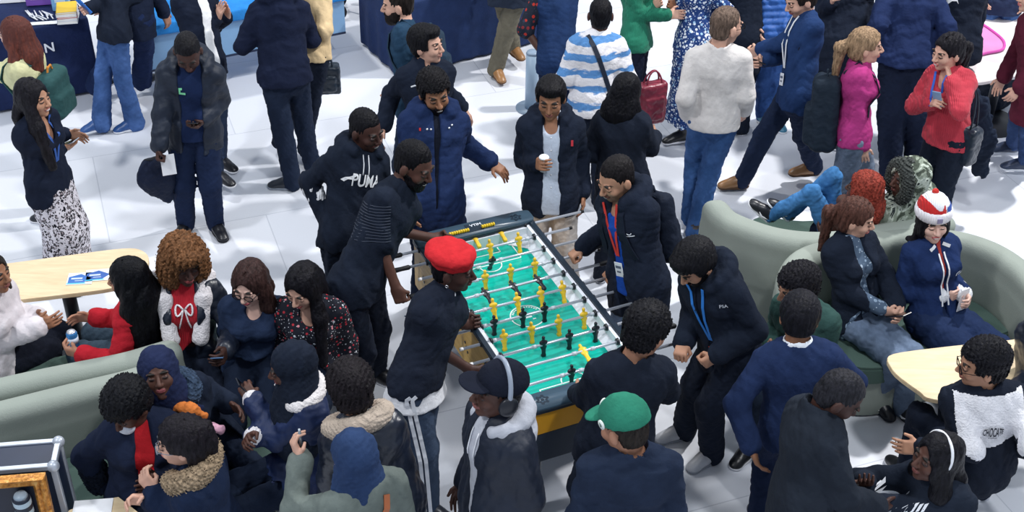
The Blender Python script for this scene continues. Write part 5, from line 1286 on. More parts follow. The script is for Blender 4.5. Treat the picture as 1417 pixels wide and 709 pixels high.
q = person('maroon', 'person in a long dark red coat at the far right edge', dict(head=(1432, -5, 1.60), pel=(1432, 118, .93), yaw=-90, s=1.0, Ra=(1400, 206), La=(1418, 228)), skin='light', hair=('short', '2a2220'), tops=(coat('5a2233', 'coat', t=.04, hem=.30),), bottom=dn('2a3f66', cloth='denim'), shoes=dict(c='27344e', sole='d8dce4'))
# -- right hand bench
q = person('braids', 'person with red braids and blue jeans reclining on the far side of the green bench', dict(head=(1196, 262, 1.05), pel=(1150, 318, .52), yaw=-95, syaw=-100, hyaw=-120, hp=0, s=.95, fem=True, La=(1070, 296, .58), Ra=(1096, 292, .60), L=(1150, 330, .6)), skin='dark', hair=('braids', '8a3a32', dict(len=.24, wd=1.1, m=hairm('9c4438', .5, True))),
  tops=(coat('1b2232', 'jacket', t=.03, hem=.03),), bottom=dn('36699a', cloth='denim', t=.0), shoes=dict(c='181b24', sole='eceef4', swoosh='f0f2f6'), footfree=(.75, .65))
q = person('camo', 'person in a camouflage jacket with furry hood up, sitting beside the red braids', dict(head=(1257, 248, 1.12), pel=(1240, 330, .52), yaw=-150, hyaw=-75, s=.98, w=1.15), skin='dark', hair=('hoodup', '4a4f4c', dict(m=camo())),
  tops=(dict(name='jacket', m=camo(), t=.045, hem=.06, hood=0),), bottom=dn('30384a'), shoes=dict())
if q:
    S = Solid(); pts = [H(q, .095 * math.cos(a), .055, -.01 + .115 * math.sin(a)) for a in np.linspace(-.9, PI + .9, 16)]
    for a, b in zip(pts, pts[1:]): S.cone(a, b, .038, None, .02)
    S.ell(H(q, 0, .02, .10), .055)
    sub('fur_trim', S, hairm('4c504e', .9, True), q.root, .0065, noise=lambda x, y, z: .010 * (np.sin(x * 230 + 2 * np.sin(z * 90)) * np.sin(y * 220 + z * 130) + .6 * np.sin(z * 290 + x * 120)))
q = person('blackjacketwoman', 'woman with a brown ponytail in an open black jacket sitting on the curved green bench', dict(head=(1184, 302, 1.22), pel=(1186, 440, .54), yaw=28, syaw=30, hyaw=72, hp=10, s=.97, fem=True, R=(1222, 428, .72), L=(1240, 424, .72), Ra=(1212, 548), La=(1250, 560), Rp=(.9, -.7, -.3), Lp=(.9, -.7, -.3)), skin='light', hair=('pony', '5a3c34', dict(len=.26, part=1, fw=.056)),
  hands=('hold', 'hold'), tops=(dict(name='shirt', m=dots('4e6076', '8ea2b8', '3a4a60', 26, .3, 'a8b8c8'), t=.018, hem=.06, collar=.03), coat('1b2230', 'jacket', t=.038, hem=.04, open=.045, openb=1.4, short=1)), bottom=dn('56657b', cloth='denim', t=.012, knee=.066), shoes=dict(c='171a23', sole='20242e', swoosh='e8ebf0'), footfree=None)
if q: phone_at(q, 'L', 'dark phone in the lap of the woman in the open black jacket', '20242e', tilt=20)
q = person('beanie', 'laughing person in a red, white and blue bobble hat and navy jacket', dict(head=(1291, 306, 1.20), pel=(1294, 440, .54), yaw=18, hyaw=2, hp=-2, hr=-4, s=.96, fem=True, w=1.05, R=(1300, 408, .74), L=(1332, 406, .74), Ra=(1318, 545), La=(1372, 545), Rp=(.9, -.5, -.5)), skin='pale', smile=True, lids=True, hair=('bob', '1c1a20', dict(len=.08, part=0, fw=.056, wd=.7)),
  hands=('hold', 'hold'), tops=(dict(name='shirt', c='a8443e', t=.016, hem=.02, collar=.035), dict(name='jacket', c='1f3058', t=.036, hem=.05, open=.012, openb=2.0, short=1, cuffs=('L', 'R'), cuffc='e9ebf0', cuffr=.058)), bottom=dn('202e4e', t=.03, knee=.085, thigh=.10, flare=.03), shoes=dict(c='20242e'))
if q:
    beanie(q, [(0, 'e9ebf2')]); hz = q.Hc[2]
    patch(q, q.hat, lambda x, y, z, nf, h: (x < .012) & (h > hz + .06) & (h < hz + .150 + .02 * np.sin(x * 60)), cloth('c22f30', 'knit'), 'red_panel', .003)
    patch(q, q.hat, lambda x, y, z, nf, h: (x > .022) & (h > hz + .06) & (h < hz + .145), cloth('2c52a8', 'knit'), 'blue_panel', .003)
    paper(q.palm['L'][0] - UPV * .0, frame(30), (.07, .17), 'white card held by the person in the bobble hat')
    for g in (-1, 1): zipper(q, 'e6e9ef', g * .022, .04, .40, .010, 'white_piping')
    for g in (-1, 1): b = MB(); pts = [on_chest(q, g * (.03 + .02 * i), -.01 + .012 * i, .004)[0] for i in range(3)]; b.ribbon(pts, q.f, .022, .003); b.build('white_collar', plain('e9ebf0', .7), q.root)
    patch(q, q.top, lambda x, y, z, nf, h: (h < q.Pel[2] + .035) & (h > q.Pel[2] - .02) & (nf > -.2) & (np.abs(x) < .16), cloth('e6e9ef', 'knit'), 'white_hem_band', .005)
    V, F = text_mesh('Gk', .05); decal(q, V, F, .10, .20, plain('dfe4f0', .6), 'embroidery')
    b = MB(); p, d = H(q, 0, .112, .068), q.Hf[1]; b.box(p, (.034, .008, .034), q.Hf, bev=.003); b.build('hat_patch', plain('8f8aa8', .6), q.root)
q = person('greenjumper', 'seated man with wavy black hair in a dark green jumper, leaning left', dict(head=(1104, 398, 1.16), pel=(1120, 510, .52), yaw=-40, hyaw=-72, hp=15, s=1.0, w=1.08, R=(1066, 478, .72), L=(1090, 500, .7)), skin='tan', hair=('curly', '1d1c22', dict(t=.020)),
  tops=(dict(name='jumper', c='34504c', t=.032, hem=.05),), bottom=dn('222c3c'), shoes=dict())
q = person('blazer', 'dark-haired man in a royal navy blazer and white collar, back to the viewer', dict(head=(1106, 440, 1.50), pel=(1104, 585, .88), yaw=178, hyaw=172, hp=18, s=1.02, w=1.12, L=(1040, 620, .85), R=(1160, 520, .95), Lp=(.7, -.3, -.5), Rp=(.7, -.3, -.6)), skin='brown', hair=('short', '1b1b22', dict(t=.018)),
  tops=(dict(name='shirt', c='e2e6ee', t=.016, hem=.0, collar=.05, sleeve=.9), coat('223052', 'blazer', t=.034, hem=.12, collar=.012)), bottom=dn('1d2740'), shoes=dict(c='14161e'))
q = person('blackcoat', 'man with cropped hair in a black coat turned right, leaning down', dict(head=(1160, 548, 1.52), pel=(1112, 690, .92), yaw=85, syaw=100, hyaw=82, hp=36, s=1.05, w=1.12, R=(1214, 702, .95), Rp=(.6, -.6, -.6)), skin='deep', hair=('fade', '2a2a30', dict(t=.004)),
  tops=(coat('242a34', 'coat', t=.046, hem=.30, collar=.06),), bottom=dn('1c2332'), shoes=dict())
q = person('headbandwoman', 'woman with a white headband and locs gesturing, dark printed sweatshirt', dict(head=(1296, 634, 1.18), pel=(1300, 752, .52), yaw=-55, syaw=-48, hyaw=-72, hp=-8, s=1.0, fem=True, w=1.1, R=(1196, 668, .98), L=(1190, 696, .92), Rp=(.8, -.3, -.8)), skin='dark', hair=('long', '1a1a20', dict(len=.20, wd=1.2, part=0)),
  hands=('relax', 'relax'), palm=dict(R=(0, .2, 1)), tops=(dict(name='sweatshirt', c='202734', t=.032, hem=.05),), bottom=dn('20283a'), shoes=dict())
if q:
    headband(q, 'e8eaf0'); V = []; F = []; rs = random.Random(8)
    for i in range(16):
        x = -.15 + i * .02; k = len(V); h_ = rs.uniform(.012, .026); sl_ = rs.uniform(-.006, .008); V += [(x, -h_), (x + .012, -h_ + .004), (x + .014 + sl_, h_), (x + sl_, h_ - .005)]; F.append((k, k + 1, k + 2, k + 3))
    decal(q, V, F, -.12, .035, plain('e6e9f0', .6), 'lettering'); decal(q, [(x + .13, y * .4 + .032) for x, y in V[:4]], F[:1], -.12, .035, plain('3a5ac0', .6), 'blue_print'); decal(q, [(x + .10, y * .4 + .032) for x, y in V[:4]], F[:1], -.12, .035, plain('b04048', .6), 'red_print')
q = person('whiteback', 'man with glasses in a white-backed black jacket facing left, seated at the right table', dict(head=(1360, 505, 1.22), pel=(1350, 640, .54), yaw=-165, syaw=178, hyaw=-95, hp=8, s=1.04, w=1.15, L=(1275, 620, .75), R=(1420, 620, .7)), skin='tan', hair=('curly', '1a1a20', dict(t=.018)),
  tops=(coat('1c222f', 'jacket', t=.036, hem=.06, collar=.03),), bottom=dn('1c2332'), shoes=dict())
if q:
    glasses(q)
    patch(q, q.top, lambda x, y, z, nf, h: (nf < -.05) & (np.abs(x) < .185 - .10 * np.clip(z - .05, 0, 1)) & (z > -.03) & (z < .25 + .035 * np.cos(x * 14)), cloth('e6e6ec', 'fleece'), 'white_back_panel')
    V, F = text_mesh('CHOCATE', .030); V = [(x * .8, y * 3.1 * math.sqrt(max(.08, 1 - (x / .082) ** 2))) for x, y, z in V]; decal(q, V, F, -.02, .17, plain('1c2130', .6), 'lettering', .011, back=True); V, F = text_mesh('WORLD', .014); decal(q, V, F, -.02, .21, plain('1c2130', .6), 'small_lettering', .011, back=True)
q = person('edgepuffer', 'person in a black leather jacket cut off by the right edge beside the wooden table', dict(head=(1450, 440, 1.22), pel=(1445, 560, .54), yaw=-70, R=(1405, 545, .8)), skin='light', hair=('short', '1d1a1c'), tops=(coat('1c2331', 'jacket', t=.04, cloth='leather'),), bottom=dn(), shoes=dict())
# -- left hand benches
q = person('redsweater', 'woman with long straight black hair in a red jumper holding a drink can, facing left', dict(head=(178, 386, 1.20), pel=(205, 480, .54), yaw=-100, syaw=-110, hyaw=-92, hp=5, s=.97, fem=True, L=(112, 490, .74), R=(130, 440, .8)), skin='mid', hair=('long', '101116', dict(len=.40, wd=1.3)),
  hands=('hold', 'relax'), tops=(dict(name='jumper', c='b32430', t=.032, hem=.05),), bottom=dn('3a4a58', t=.02), shoes=dict(c='14161e'))
if q: cup(P(103, 480, .68), 'blue drink can in the hand of the woman in the red jumper', c='3a86c8', name='drink_can', cat='drink can', h_=.115, lid='c8ccd4', band='d8e6f4')
q = person('creamedge', 'person in a cream jumper cut off by the left edge at the wooden table', dict(head=(-14, 378, 1.20), pel=(-8, 500, .54), yaw=75, s=.97, fem=True, R=(52, 452, .80), L=(50, 440, .78), Ra=(72, 520), La=(60, 505)), skin='brown', hair=('long', '2a2422'), tops=(dict(name='jumper', c='dcd6da', t=.040, hem=.06, r=(.064, .058, .046)),), bottom=dn('181c28', t=.02), shoes=dict())
q = person('curlywoman', 'woman with big brown curls in a white fleece-lined black coat over a red jumper', dict(head=(254, 362, 1.26), pel=(262, 500, .54), yaw=18, syaw=12, hyaw=30, hp=8, hr=4, s=1.02, fem=True, w=1.12, L=(312, 486, .86), R=(225, 460, .8), Lp=(.7, -.3, -.9)), skin='deep', lip='a04a4c', hair=('bigcurl', '7a5438'),
  hands=('hold', 'relax'), tops=(dict(name='jumper', c='b22632', t=.022, hem=.06, cloth='knit', collar=.04), coat('1c2332', 'coat', t=.040, hem=.10, open=.075, cloth='leather')), bottom=dn('1c2332'), shoes=dict())
if q:
    S = Solid(); 
    for g in (-1, 1):
        pts = [q.NB - q.f * .10 + q.t * .04 + q.l * g * .02, q.NB + q.l * g * .13 + q.t * .03 - q.f * .02, q.NB + q.l * g * .115 - q.t * .06 + q.f * .10, q.NB + q.l * g * .085 - q.t * .30 + q.f * .155]
        for a, b in zip(pts, pts[1:]): S.cone(a, b, .055 if b is not pts[-1] else .04, .05, .03, sq=(q.f, .7))
    sub('fleece_lining', S, cloth('e6e1e4', 'fleece'), q.root, .007, .003, .06)
    b = MB(True)
    for g in (-1, 1): b.tube([on_chest(q, g * (.045 * math.sin(a) * 1.0 + .005) , .11 - .03 * math.sin(2 * a), .006)[0] for a in np.linspace(0, PI, 12)], .006, 6); b.tube([on_chest(q, g * (.005 + .03 * t), .11 + .13 * t, .006)[0] for t in np.linspace(0, 1, 6)], .005, 6)
    b.build('bow_print', cloth('e8e4e8', 'fleece'), q.root)
    phone_at(q, 'L', 'blue-cased phone held up by the curly-haired woman', '3a5a80', tilt=30, up=.05, cat='phone')
q = person('glasseswoman', 'brown-haired woman with glasses in a navy t-shirt between the curly and floral women', dict(head=(346, 392, 1.20), pel=(350, 510, .54), yaw=8, hyaw=-14, hp=14, s=.98, fem=True, w=1.08), skin='pale', lip='c2606a', hair=('bob', '3c2a28', dict(len=.12, wd=1.1)), lids=True,
  tops=(dict(name='tee', c='27344e', t=.022, hem=.05, sleeve=.42, neck=.02),), bottom=dn(), shoes=dict())
if q: glasses(q)
q = person('floralwoman', 'woman with long straight dark hair in a black red-flowered blouse looking down', dict(head=(420, 396, 1.20), pel=(432, 515, .54), yaw=-5, syaw=5, hyaw=-24, hp=20, s=1.0, fem=True, w=1.1), skin='light', lip='c05a60', lids=True, hair=('long', '17161c', dict(len=.36, front=(1, 0), wd=1.0)),
  tops=(dict(name='blouse', m=dots('181b26', 'b83440', 'd88a94', 36, .25, 'cfd4dc'), t=.026, hem=.06, r=(.062, .056, .044), neck=.05),), bottom=dn(), shoes=dict())
q = person('navyhijab', 'woman in a navy headscarf and dark coat looking up at the viewer', dict(head=(220, 517, 1.20), pel=(278, 608, .54), yaw=45, syaw=35, hyaw=14, hp=-22, hr=-4, s=.98, fem=True, w=1.1, L=(318, 560, .85), R=(250, 590, .8)), skin='dark', lip='8a4a4e', hair=('hijab', '222a48'),
  tops=(coat('1b2333', 'coat', t=.042, hem=.1),), bottom=dn(), shoes=dict())
if q: collar_fur(q, '3a4a60', .05, 'speckled_collar', amp=.006)
q = person('maskwoman', 'black-haired person in dark coat and red top with a hand on the bench', dict(head=(178, 562, 1.20), pel=(200, 690, .54), yaw=40, syaw=20, hyaw=-30, hp=30, s=1.0, fem=True, w=1.1, R=(140, 672, .56), L=(215, 660, .8), Rp=(1, -.4, 0)), skin='dark', hair=('afro', '14151a', dict(t=.024, top=.055)),
  hands=('relax', 'flat'), palm=dict(R=(0, 0, -1)), tops=(dict(name='jumper', c='b8242c', t=.022, hem=.06), coat('1b2338', 'coat', t=.042, hem=.1, open=.05)), bottom=dn(), shoes=dict())
if q:
    C = Solid(); C.ell(H(q, 0, .078, -.062), np.array([.046, .040, .042]) * q.s * q.hs, q.Hf, .01); sub('face_mask', C, cloth('d4dae6'), q.root, .006)
    C = Solid(); e, w_ = q.el['R'], q.wr['R']; C.cone(e + (w_ - e) * .45, w_ - (w_ - e) * .1, .075, .07, .02)
    sub('fur_cuff', C, hairm('1c2230', .9, True), q.root, .0065, noise=lambda x, y, z: .010 * (np.sin(x * 230 + 2 * np.sin(z * 90)) * np.sin(y * 220 + z * 130)))
q = person('furcollar', 'woman with glasses and dark pinned hair in a brown fur-collared coat, facing left', dict(head=(252, 612, 1.22), pel=(300, 740, .54), yaw=-85, syaw=-95, hyaw=-84, hp=4, s=1.0, fem=True, w=1.08, R=(205, 692, .85), L=(215, 680, .9)), skin='light', hair=('bun', '1f1c22', dict(t=.02)),
  hands=('hold', 'hold'), tops=(coat('1b2740', 'coat', t=.040, hem=.1),), bottom=dn(), shoes=dict())
if q:
    glasses(q, '8a8f9a'); collar_fur(q, 'a08c74', .055)
    S = Solid(); a = H(q, 0, -.10, .0); S.ell(a, (.06, .06, .07)); S.cone(a, a - UPV * .12 - q.Hf[1] * .03, .05, .03, .02); sub('pinned_hair', S, hairm('1f1c22', .5), q.root, .006, .005, .03)
q = person('blackhijab', 'woman in a black headscarf and navy coat with white fleece cuffs holding a phone', dict(head=(404, 508, 1.30), pel=(425, 650, .60), yaw=-70, syaw=-65, hyaw=-80, hp=12, s=1.0, fem=True, w=1.1, R=(352, 604, .95), L=(350, 555, 1.02), Rp=(.6, -.5, -.8), Lp=(.6, .2, -.9)), skin='dark', lip='8a4a4e', hair=('hijab', '1b2230', dict(long=1)),
  hands=('hold', 'hold'), tops=(coat('1c2a4e', 'coat', t=.040, hem=.14, cloth='puffer', cuffs=('L', 'R'), cuffr=.054),), bottom=dn(), shoes=dict())
if q:
    phone_at(q, 'L', 'phone with a beaded strap held by the woman in the black headscarf', '20242e', tilt=60, up=.03)
    collar_fur(q, 'e6e0dc', .035, 'fleece_lapel', cloth('e9e4e4', 'fleece'), amp=.003)
q = person('teddycollar', 'person with dark brown hair in a black leather coat with beige fleece collar, back turned', dict(head=(486, 542, 1.46), pel=(532, 690, .85), yaw=-165, hyaw=-160, hp=20, s=1.0, fem=True, w=1.1), skin='tan', hair=('afro', '201c20', dict(t=.026, m=hairm('201c20', .5))),
  tops=(coat('1c2332', 'coat', t=.040, hem=.35, cloth='leather'),), bottom=dn(), shoes=dict())
if q: collar_fur(q, 'b9a894', .05, 'fleece_collar', cloth('b8a99a', 'fleece'), amp=.004)
q = person('olivecoat', 'person in a dark blue headscarf and olive coat holding up a thin silver pen', dict(head=(490, 632, 1.45), pel=(520, 760, .85), yaw=-140, syaw=-150, hyaw=-150, hp=15, s=1.0, fem=True, w=1.1, L=(416, 634, 1.25), Lp=(1, .2, -1)), skin='light', hair=('hijab', '2a3c5e'),
  hands=('hold', 'relax'), hdir=dict(L=(.2, .5, 1)), tops=(coat('67706c', 'coat', t=.036, hem=.2),), bottom=dn(), shoes=dict())
if q:
    p = q.palm['L'][0] + UPV * .03; r = root('silver_vape', p, 'thin silver pen held up beside the dark blue headscarf', 'pen'); b = MB(True); b.tube([p - UPV * .06, p + UPV * .05], .008, 12); b.build('barrel', plain('9aa3ad', .25, .5, .6), r); b = MB(True); b.tube([p + UPV * .05, p + UPV * .065], .006, 12); b.build('mouthpiece', plain('c9d0d8', .3), r)  # slim vape: metal barrel with a mouthpiece at its upper end
    pts = [on_chest(q, x, z, .006, back=True)[0] for x, z in ((-.08, .0), (-.06, .06), (-.02, .12), (.04, .17), (.10, .22), (.15, .30))]; b = MB(); b.ribbon(pts, -q.f, .03, .006); r = root('bag_strap', pts[2], 'tan leather bag strap across the olive coat', 'strap'); b.build('strap', plain('a8603a', .5), r)
# ------------------------------------------------------------------ furniture
def upholstery(c):
    t = NT('woven_upholstery'); o = t.tc.outputs['Object']; a = lin(c); n = t.noise(o, 3, 4, .6); n2 = t.noise(o, 140, 2)
    t.base(t.mixc(n, tuple(x * .88 for x in a), tuple(min(1, x * 1.1) for x in a)), .9, .2); t.bump(n2, .4, .004); return t.m
SAGE = upholstery('969e96'); SEAT = upholstery('4e635c')
def bench_back(par, pts, th, z, name='backrest'):
    """curved padded wall following a plan line of (x, y) points, z the height at each"""
    S = Solid(); n = len(pts)
    for i in range(n - 1):
        a, b = np.array(pts[i]), np.array(pts[i + 1]); za, zb = z[i], z[i + 1]; d = b - a; L = np.linalg.norm(d); d /= L
        c = (a + b) / 2; zm = (za + zb) / 2; sl = np.array([d[0] * L, d[1] * L, zb - za]); sl /= np.linalg.norm(sl)
        nx = np.array([-d[1], d[0], 0]); R = np.array([nrm(sl), nx, np.cross(sl, nx)])
        S.box((c[0], c[1], zm - .22), (L / 2 + th * .35, th / 2, .22), R, min(th * .42, .06), .05)
        S.box((c[0], c[1], zm * .5 - .06), (L / 2 + th * .35, th / 2 - .004, zm * .5 - .08), np.array([np.array([d[0], d[1], 0]), nx, UPV]), .04, .03)
    return sub(name, S, SAGE, par, .014)
def catmull(p, n=6):
    p = [np.array(v, float) for v in p]; out = []
    for i in range(len(p) - 1):
        a, b, c, d = p[max(0, i - 1)], p[i], p[i + 1], p[min(len(p) - 1, i + 2)]
        for k in range(n): t = k / n; out.append(.5 * ((2 * b) + (c - a) * t + (2 * a - 5 * b + 4 * c - d) * t * t + (3 * b - a - 3 * c + d) * t ** 3))
    return out + [p[-1]]
def ray_pts(px, z): return [P(x, y, zz)[:2] for (x, y), zz in zip(px, z)]
def bench(label, rim, zs, th, seat, zseat=.44):
    o = np.append(P(*rim[len(rim) // 2], zs[len(rim) // 2])[:2], 0); r = root('curved_bench', o, label, 'bench')
    pl = ray_pts(rim, zs); c = catmull([np.append(p, z) for p, z in zip(pl, zs)], 5)
    bench_back(r, [v[:2] for v in c], th, [v[2] for v in c])
    b = MB(True)
    for sg in (-1, 1):
        pts = []
        for i, v in enumerate(c):
            d = c[min(i + 1, len(c) - 1)] - c[max(0, i - 1)]; n = nrm([-d[1], d[0], 0]); pts.append(v + n * sg * (th / 2 - .010) - UPV * .045)
        b = MB(True); b.tube(pts, .006, 6); b.build('piping', SAGE, r)
    sp = [v[:2] for v in catmull([P(x, y, zseat)[:2] for x, y in seat] + [P(*seat[0], zseat)[:2]], 4)][:-1]
    ar = sum(a[0] * b_[1] - b_[0] * a[1] for a, b_ in zip(sp, sp[1:] + sp[:1]))
    if ar < 0: sp = sp[::-1]
    b = MB(); b.prism(sp, zseat - .13, zseat - .02); ctr = sum(sp) / len(sp); b.prism([ctr + (p - ctr) * .985 for p in sp], zseat - .02, zseat); b.build('seat_cushion', SEAT, r)
    b = MB(); b.prism([ctr + (p - ctr) * .95 for p in sp], .02, zseat - .13); b.build('plinth', SAGE, r)
    return r
bench('tall curved sage green bench holding the reclining person in blue jeans', [(990, 280), (1004, 298), (1036, 312), (1075, 324), (1112, 329), (1160, 328), (1216, 318), (1270, 309), (1310, 300)], [.84] * 9, .16,
      [(1030, 318), (1055, 330), (1120, 350), (1230, 340), (1300, 320), (1290, 296), (1200, 300), (1110, 306), (1050, 300)])
bench('curved sage green bench under the ponytailed woman and the bobble hat person', [(1105, 432), (1094, 392), (1104, 360), (1134, 344), (1185, 334), (1240, 324), (1300, 324), (1345, 332), (1385, 348), (1420, 374), (1450, 410)], [.78, .80] + [.84] * 9, .15,
      [(1140, 440), (1165, 500), (1220, 510), (1290, 492), (1350, 474), (1400, 458), (1440, 448), (1400, 400), (1340, 385), (1250, 380), (1160, 400)])
bench('long sage green bench back beside the left wooden table', [(-60, 545), (0, 531), (60, 518), (120, 506), (180, 494), (215, 485), (238, 479)], [.86] * 7, .12,
      [(-60, 560), (60, 538), (200, 512), (330, 490), (470, 480), (470, 430), (330, 452), (190, 470), (60, 498), (-60, 520)])
bench('near sage green bench with the hand of the black-haired person on its seat', [(-60, 578), (0, 564), (60, 549), (120, 534), (180, 520), (210, 513), (236, 507)], [.86] * 7, .13,
      [(-60, 660), (40, 640), (130, 618), (240, 590), (350, 562), (400, 600), (360, 660), (250, 700), (120, 730), (-60, 770)])
# -- wooden tables
def wood_mat():
    t = NT('light_oak_veneer'); o = t.map(scale=(1, 7, 1), rot=(0, 0, -.15)); n = t.noise(o, 4, 5, .6, .6)
    t.base(t.ramp(n, [(.25, 'd2b993'), (.6, 'e2cda8'), (.8, 'ead9ba')]), .45, .35); return t.m
OAK = wood_mat()
def top_table(label, px, z, mat_=OAK, name='table', leg=True, th=.028, n=4):
    w_ = [P(x, y, z)[:2] for x, y in px]; sp = [v[:2] for v in catmull(w_ + [w_[0]], n)][:-1] if n else w_
    ar = sum(a[0] * b_[1] - b_[0] * a[1] for a, b_ in zip(sp, sp[1:] + sp[:1])); sp = sp[::-1] if ar < 0 else sp
    ctr = sum(w_) / len(w_); r = root(name, (ctr[0], ctr[1], 0), label, 'table'); b = MB(); b.prism(sp, z - th, z - .004); b.prism([ctr + (p - ctr) * .995 for p in sp], z - .004, z); b.build('tabletop', mat_, r)
    if leg:
        b = MB(True); b.cyl((ctr[0], ctr[1], .02), (ctr[0], ctr[1], z - th), .045); b.build('pedestal', plain('171b24', .4), r)
        b = MB(True); b.tube([(ctr[0], ctr[1], 0), (ctr[0], ctr[1], .012), (ctr[0], ctr[1], .02)], [.28, .28, .06], 36); b.build('foot_plate', plain('171b24', .4), r)
    return r
top_table('light wooden table at the left holding two blue leaflets', [(-70, 374), (0, 366), (90, 354), (170, 344), (197, 347), (206, 360), (196, 382), (160, 398), (80, 409), (0, 418), (-70, 426)], .74)
top_table('light wooden table at the right in front of the man with the white-backed jacket', [(1228, 500), (1236, 490), (1300, 481), (1395, 471), (1480, 462), (1500, 500), (1480, 560), (1380, 562), (1292, 553), (1272, 542), (1240, 518)], .74)
top_table('corner of a wooden table with papers at the lower left', [(70, 740), (96, 706), (130, 694), (164, 688), (200, 716), (180, 760), (110, 770)], .70, leg=False, n=0)
p = P(128, 706, .70); paper(p + UPV * .003, np.array([frame(8)[0], UPV, frame(8)[1]]), (.20, .14), 'white papers lying on the lower left table corner', th=.004)
for (x, y), yw, c2 in (((111, 386), 7, '2f6ab8'), ((136, 381), 10, '2358a8')):
    p = P(x, y, .742); f = frame(yw); r = root('leaflet', p, 'blue and white leaflet on the wooden table, nearer the %s' % ('table middle' if yw == 7 else 'long-haired woman in red'), 'leaflet', 'leaflets on the left wooden table')
    b = MB(); b.box(p + UPV * .001, (.16, .125, .002), f); b.build('sheet', plain('e4eaf2', .4, name='paper_sheet'), r)
    q0 = p + UPV * .0026; b = MB(); b.add([q0 + f[0] * x + f[1] * y for x, y in ((-.072, -.045), (.03, -.045), (.074, .0), (.0, .048), (-.072, .02))], [(0, 1, 2, 3, 4)]); b.build('blue_shape', plain(c2, .4), r)
    b = MB()
    for x, y, w_, h_ in ((-.02, .0, .07, .016), (-.005, -.025, .05, .006)): b.add([q0 + UPV * .001 + f[0] * (x + sx * w_ / 2) + f[1] * (y + sy * h_ / 2) for sx, sy in ((-1, -1), (1, -1), (1, 1), (-1, 1))], [(0, 1, 2, 3)])
    b.build('print', plain('c8d4ea', .4), r); b = MB(); b.add([q0 + UPV * .0005 + f[0] * x + f[1] * y for x, y in ((-.078, -.056), (.04, -.056), (.04, -.047), (-.078, -.047))], [(0, 1, 2, 3)]); b.build('cyan_band', plain('3ac0e0', .4), r)
top_table('white table holding the pink tray at the upper right', [(1336, 40), (1338, 90), (1346, 113), (1380, 110), (1420, 103), (1480, 92), (1480, 20), (1400, 18), (1350, 22)], .74, plain('e6dfe0', .4, name='white_tabletop'))
def tray():
    z = .745; px = [(1346, 33), (1356, 34), (1372, 44), (1388, 58), (1387, 70), (1366, 75), (1342, 79), (1338, 60)]
    sp = [v[:2] for v in catmull([P(x, y, z)[:2] for x, y in px] + [P(*px[0], z)[:2]], 4)][:-1]; c = sum(sp) / len(sp); r = root('tray', (c[0], c[1], z), 'bright pink plastic tray on the white table', 'tray')
    b = MB(); b.prism(sp, z, z + .006); b.build('base', plain('d98fc4', .35, name='pink_plastic'), r)
    b = MB(True); b.tube([np.append(p, z + .012) for p in sp], .012, 8, closed=True); b.build('rim', plain('d455b0', .35, name='pink_plastic_rim'), r)
tray()
# -- stall tables along the top edge
def box_cloth(label, A, B, z, depth, c, name, zb=.02, zfloor=True, over=None, skirt=None, legs=False):
    """long stall table whose front top edge runs from A to B"""
    a = P(*A, z); b_ = P(*B, z); d = nrm((b_ - a) * np.array([1, 1, 0])); n = np.array([-d[1], d[0], 0]); L = np.linalg.norm((b_ - a)[:2]); c0 = (a + b_) / 2 + n * depth / 2
    r = root(name, (c0[0], c0[1], 0), label, 'table'); ax = np.array([d, n, UPV]); S = Solid()
    zc = zb; S.box((c0[0], c0[1], (z + zc) / 2), (L / 2 + .01, depth / 2 + .01, (z - zc) / 2), ax, .015, .01)
    if legs: S = Solid(); S.box((c0[0], c0[1], z - .05), (L / 2 + .02, depth / 2 + .02, .055), ax, .012, .01)
    h = .016
    def nz(x, y, z_): 
        u = (x - c0[0]) * d[0] + (y - c0[1]) * d[1]; v = (x - c0[0]) * n[0] + (y - c0[1]) * n[1]; dn_ = np.clip((z - z_) / .5, 0, 1); return dn_ * .006 * np.sin(u * 24 + 2 * np.sin(u * 7)) + dn_ * .006 * np.sin(v * 26)
    sub('tablecloth', S, cloth(c, 'plain', .7), r, h, noise=nz)
    if skirt:
        b = MB(); b.box(((a + b_) / 2 - UPV * (z / 2 - skirt[1] / 2 + .05) + n * .03), (L, .012, z - skirt[1] - .1), ax); b.build('front_panel', plain(skirt[0], .45, name='pale_blue_panel'), r)
        b = MB(); b.box((a + b_) / 2 * np.array([1, 1, 0]) + UPV * (skirt[1] - .0) + n * .03, (L, .02, .02), ax); b.build('panel_edge', plain('1c2a48', .5), r)
    if legs:
        for u in np.linspace(-.42, .42, 4):
            for v in (.12, .88):
                p = c0 + d * u * L + n * (v - .5) * depth; b = MB(True); b.tube([np.append(p[:2], .0), np.append(p[:2], z - .08)], .014, 8); b.build('leg', plain('4a5a70', .35, .5, .5), r)
    return r, ax, a, b_
box_cloth('long stall table with a bright blue cloth and pale blue front panel at the top', (196, 38), (476, -14), .74, .75, '2f86d2', 'stall_table', skirt=('7fa6cc', .30), legs=True)
r_, ax_, a_, b__ = box_cloth('stall table draped in navy cloth to the floor at the top left corner', (-30, 54), (120, 24), .74, .75, '1f2b50', 'display_table')
V, F = text_mesh('N', .12); b = MB(); o_ = a_ + (b__ - a_) * .60 - UPV * .20; b.add([o_ + ax_[0] * v[0] + UPV * v[1] - ax_[1] * .030 for v in V], F); b.build('letter', plain('eceff6', .6), r_)
box_cloth('navy draped stall table at the top middle behind the bearded man', (548, 8), (760, -40), .74, .8, '26365c', 'draped_table')
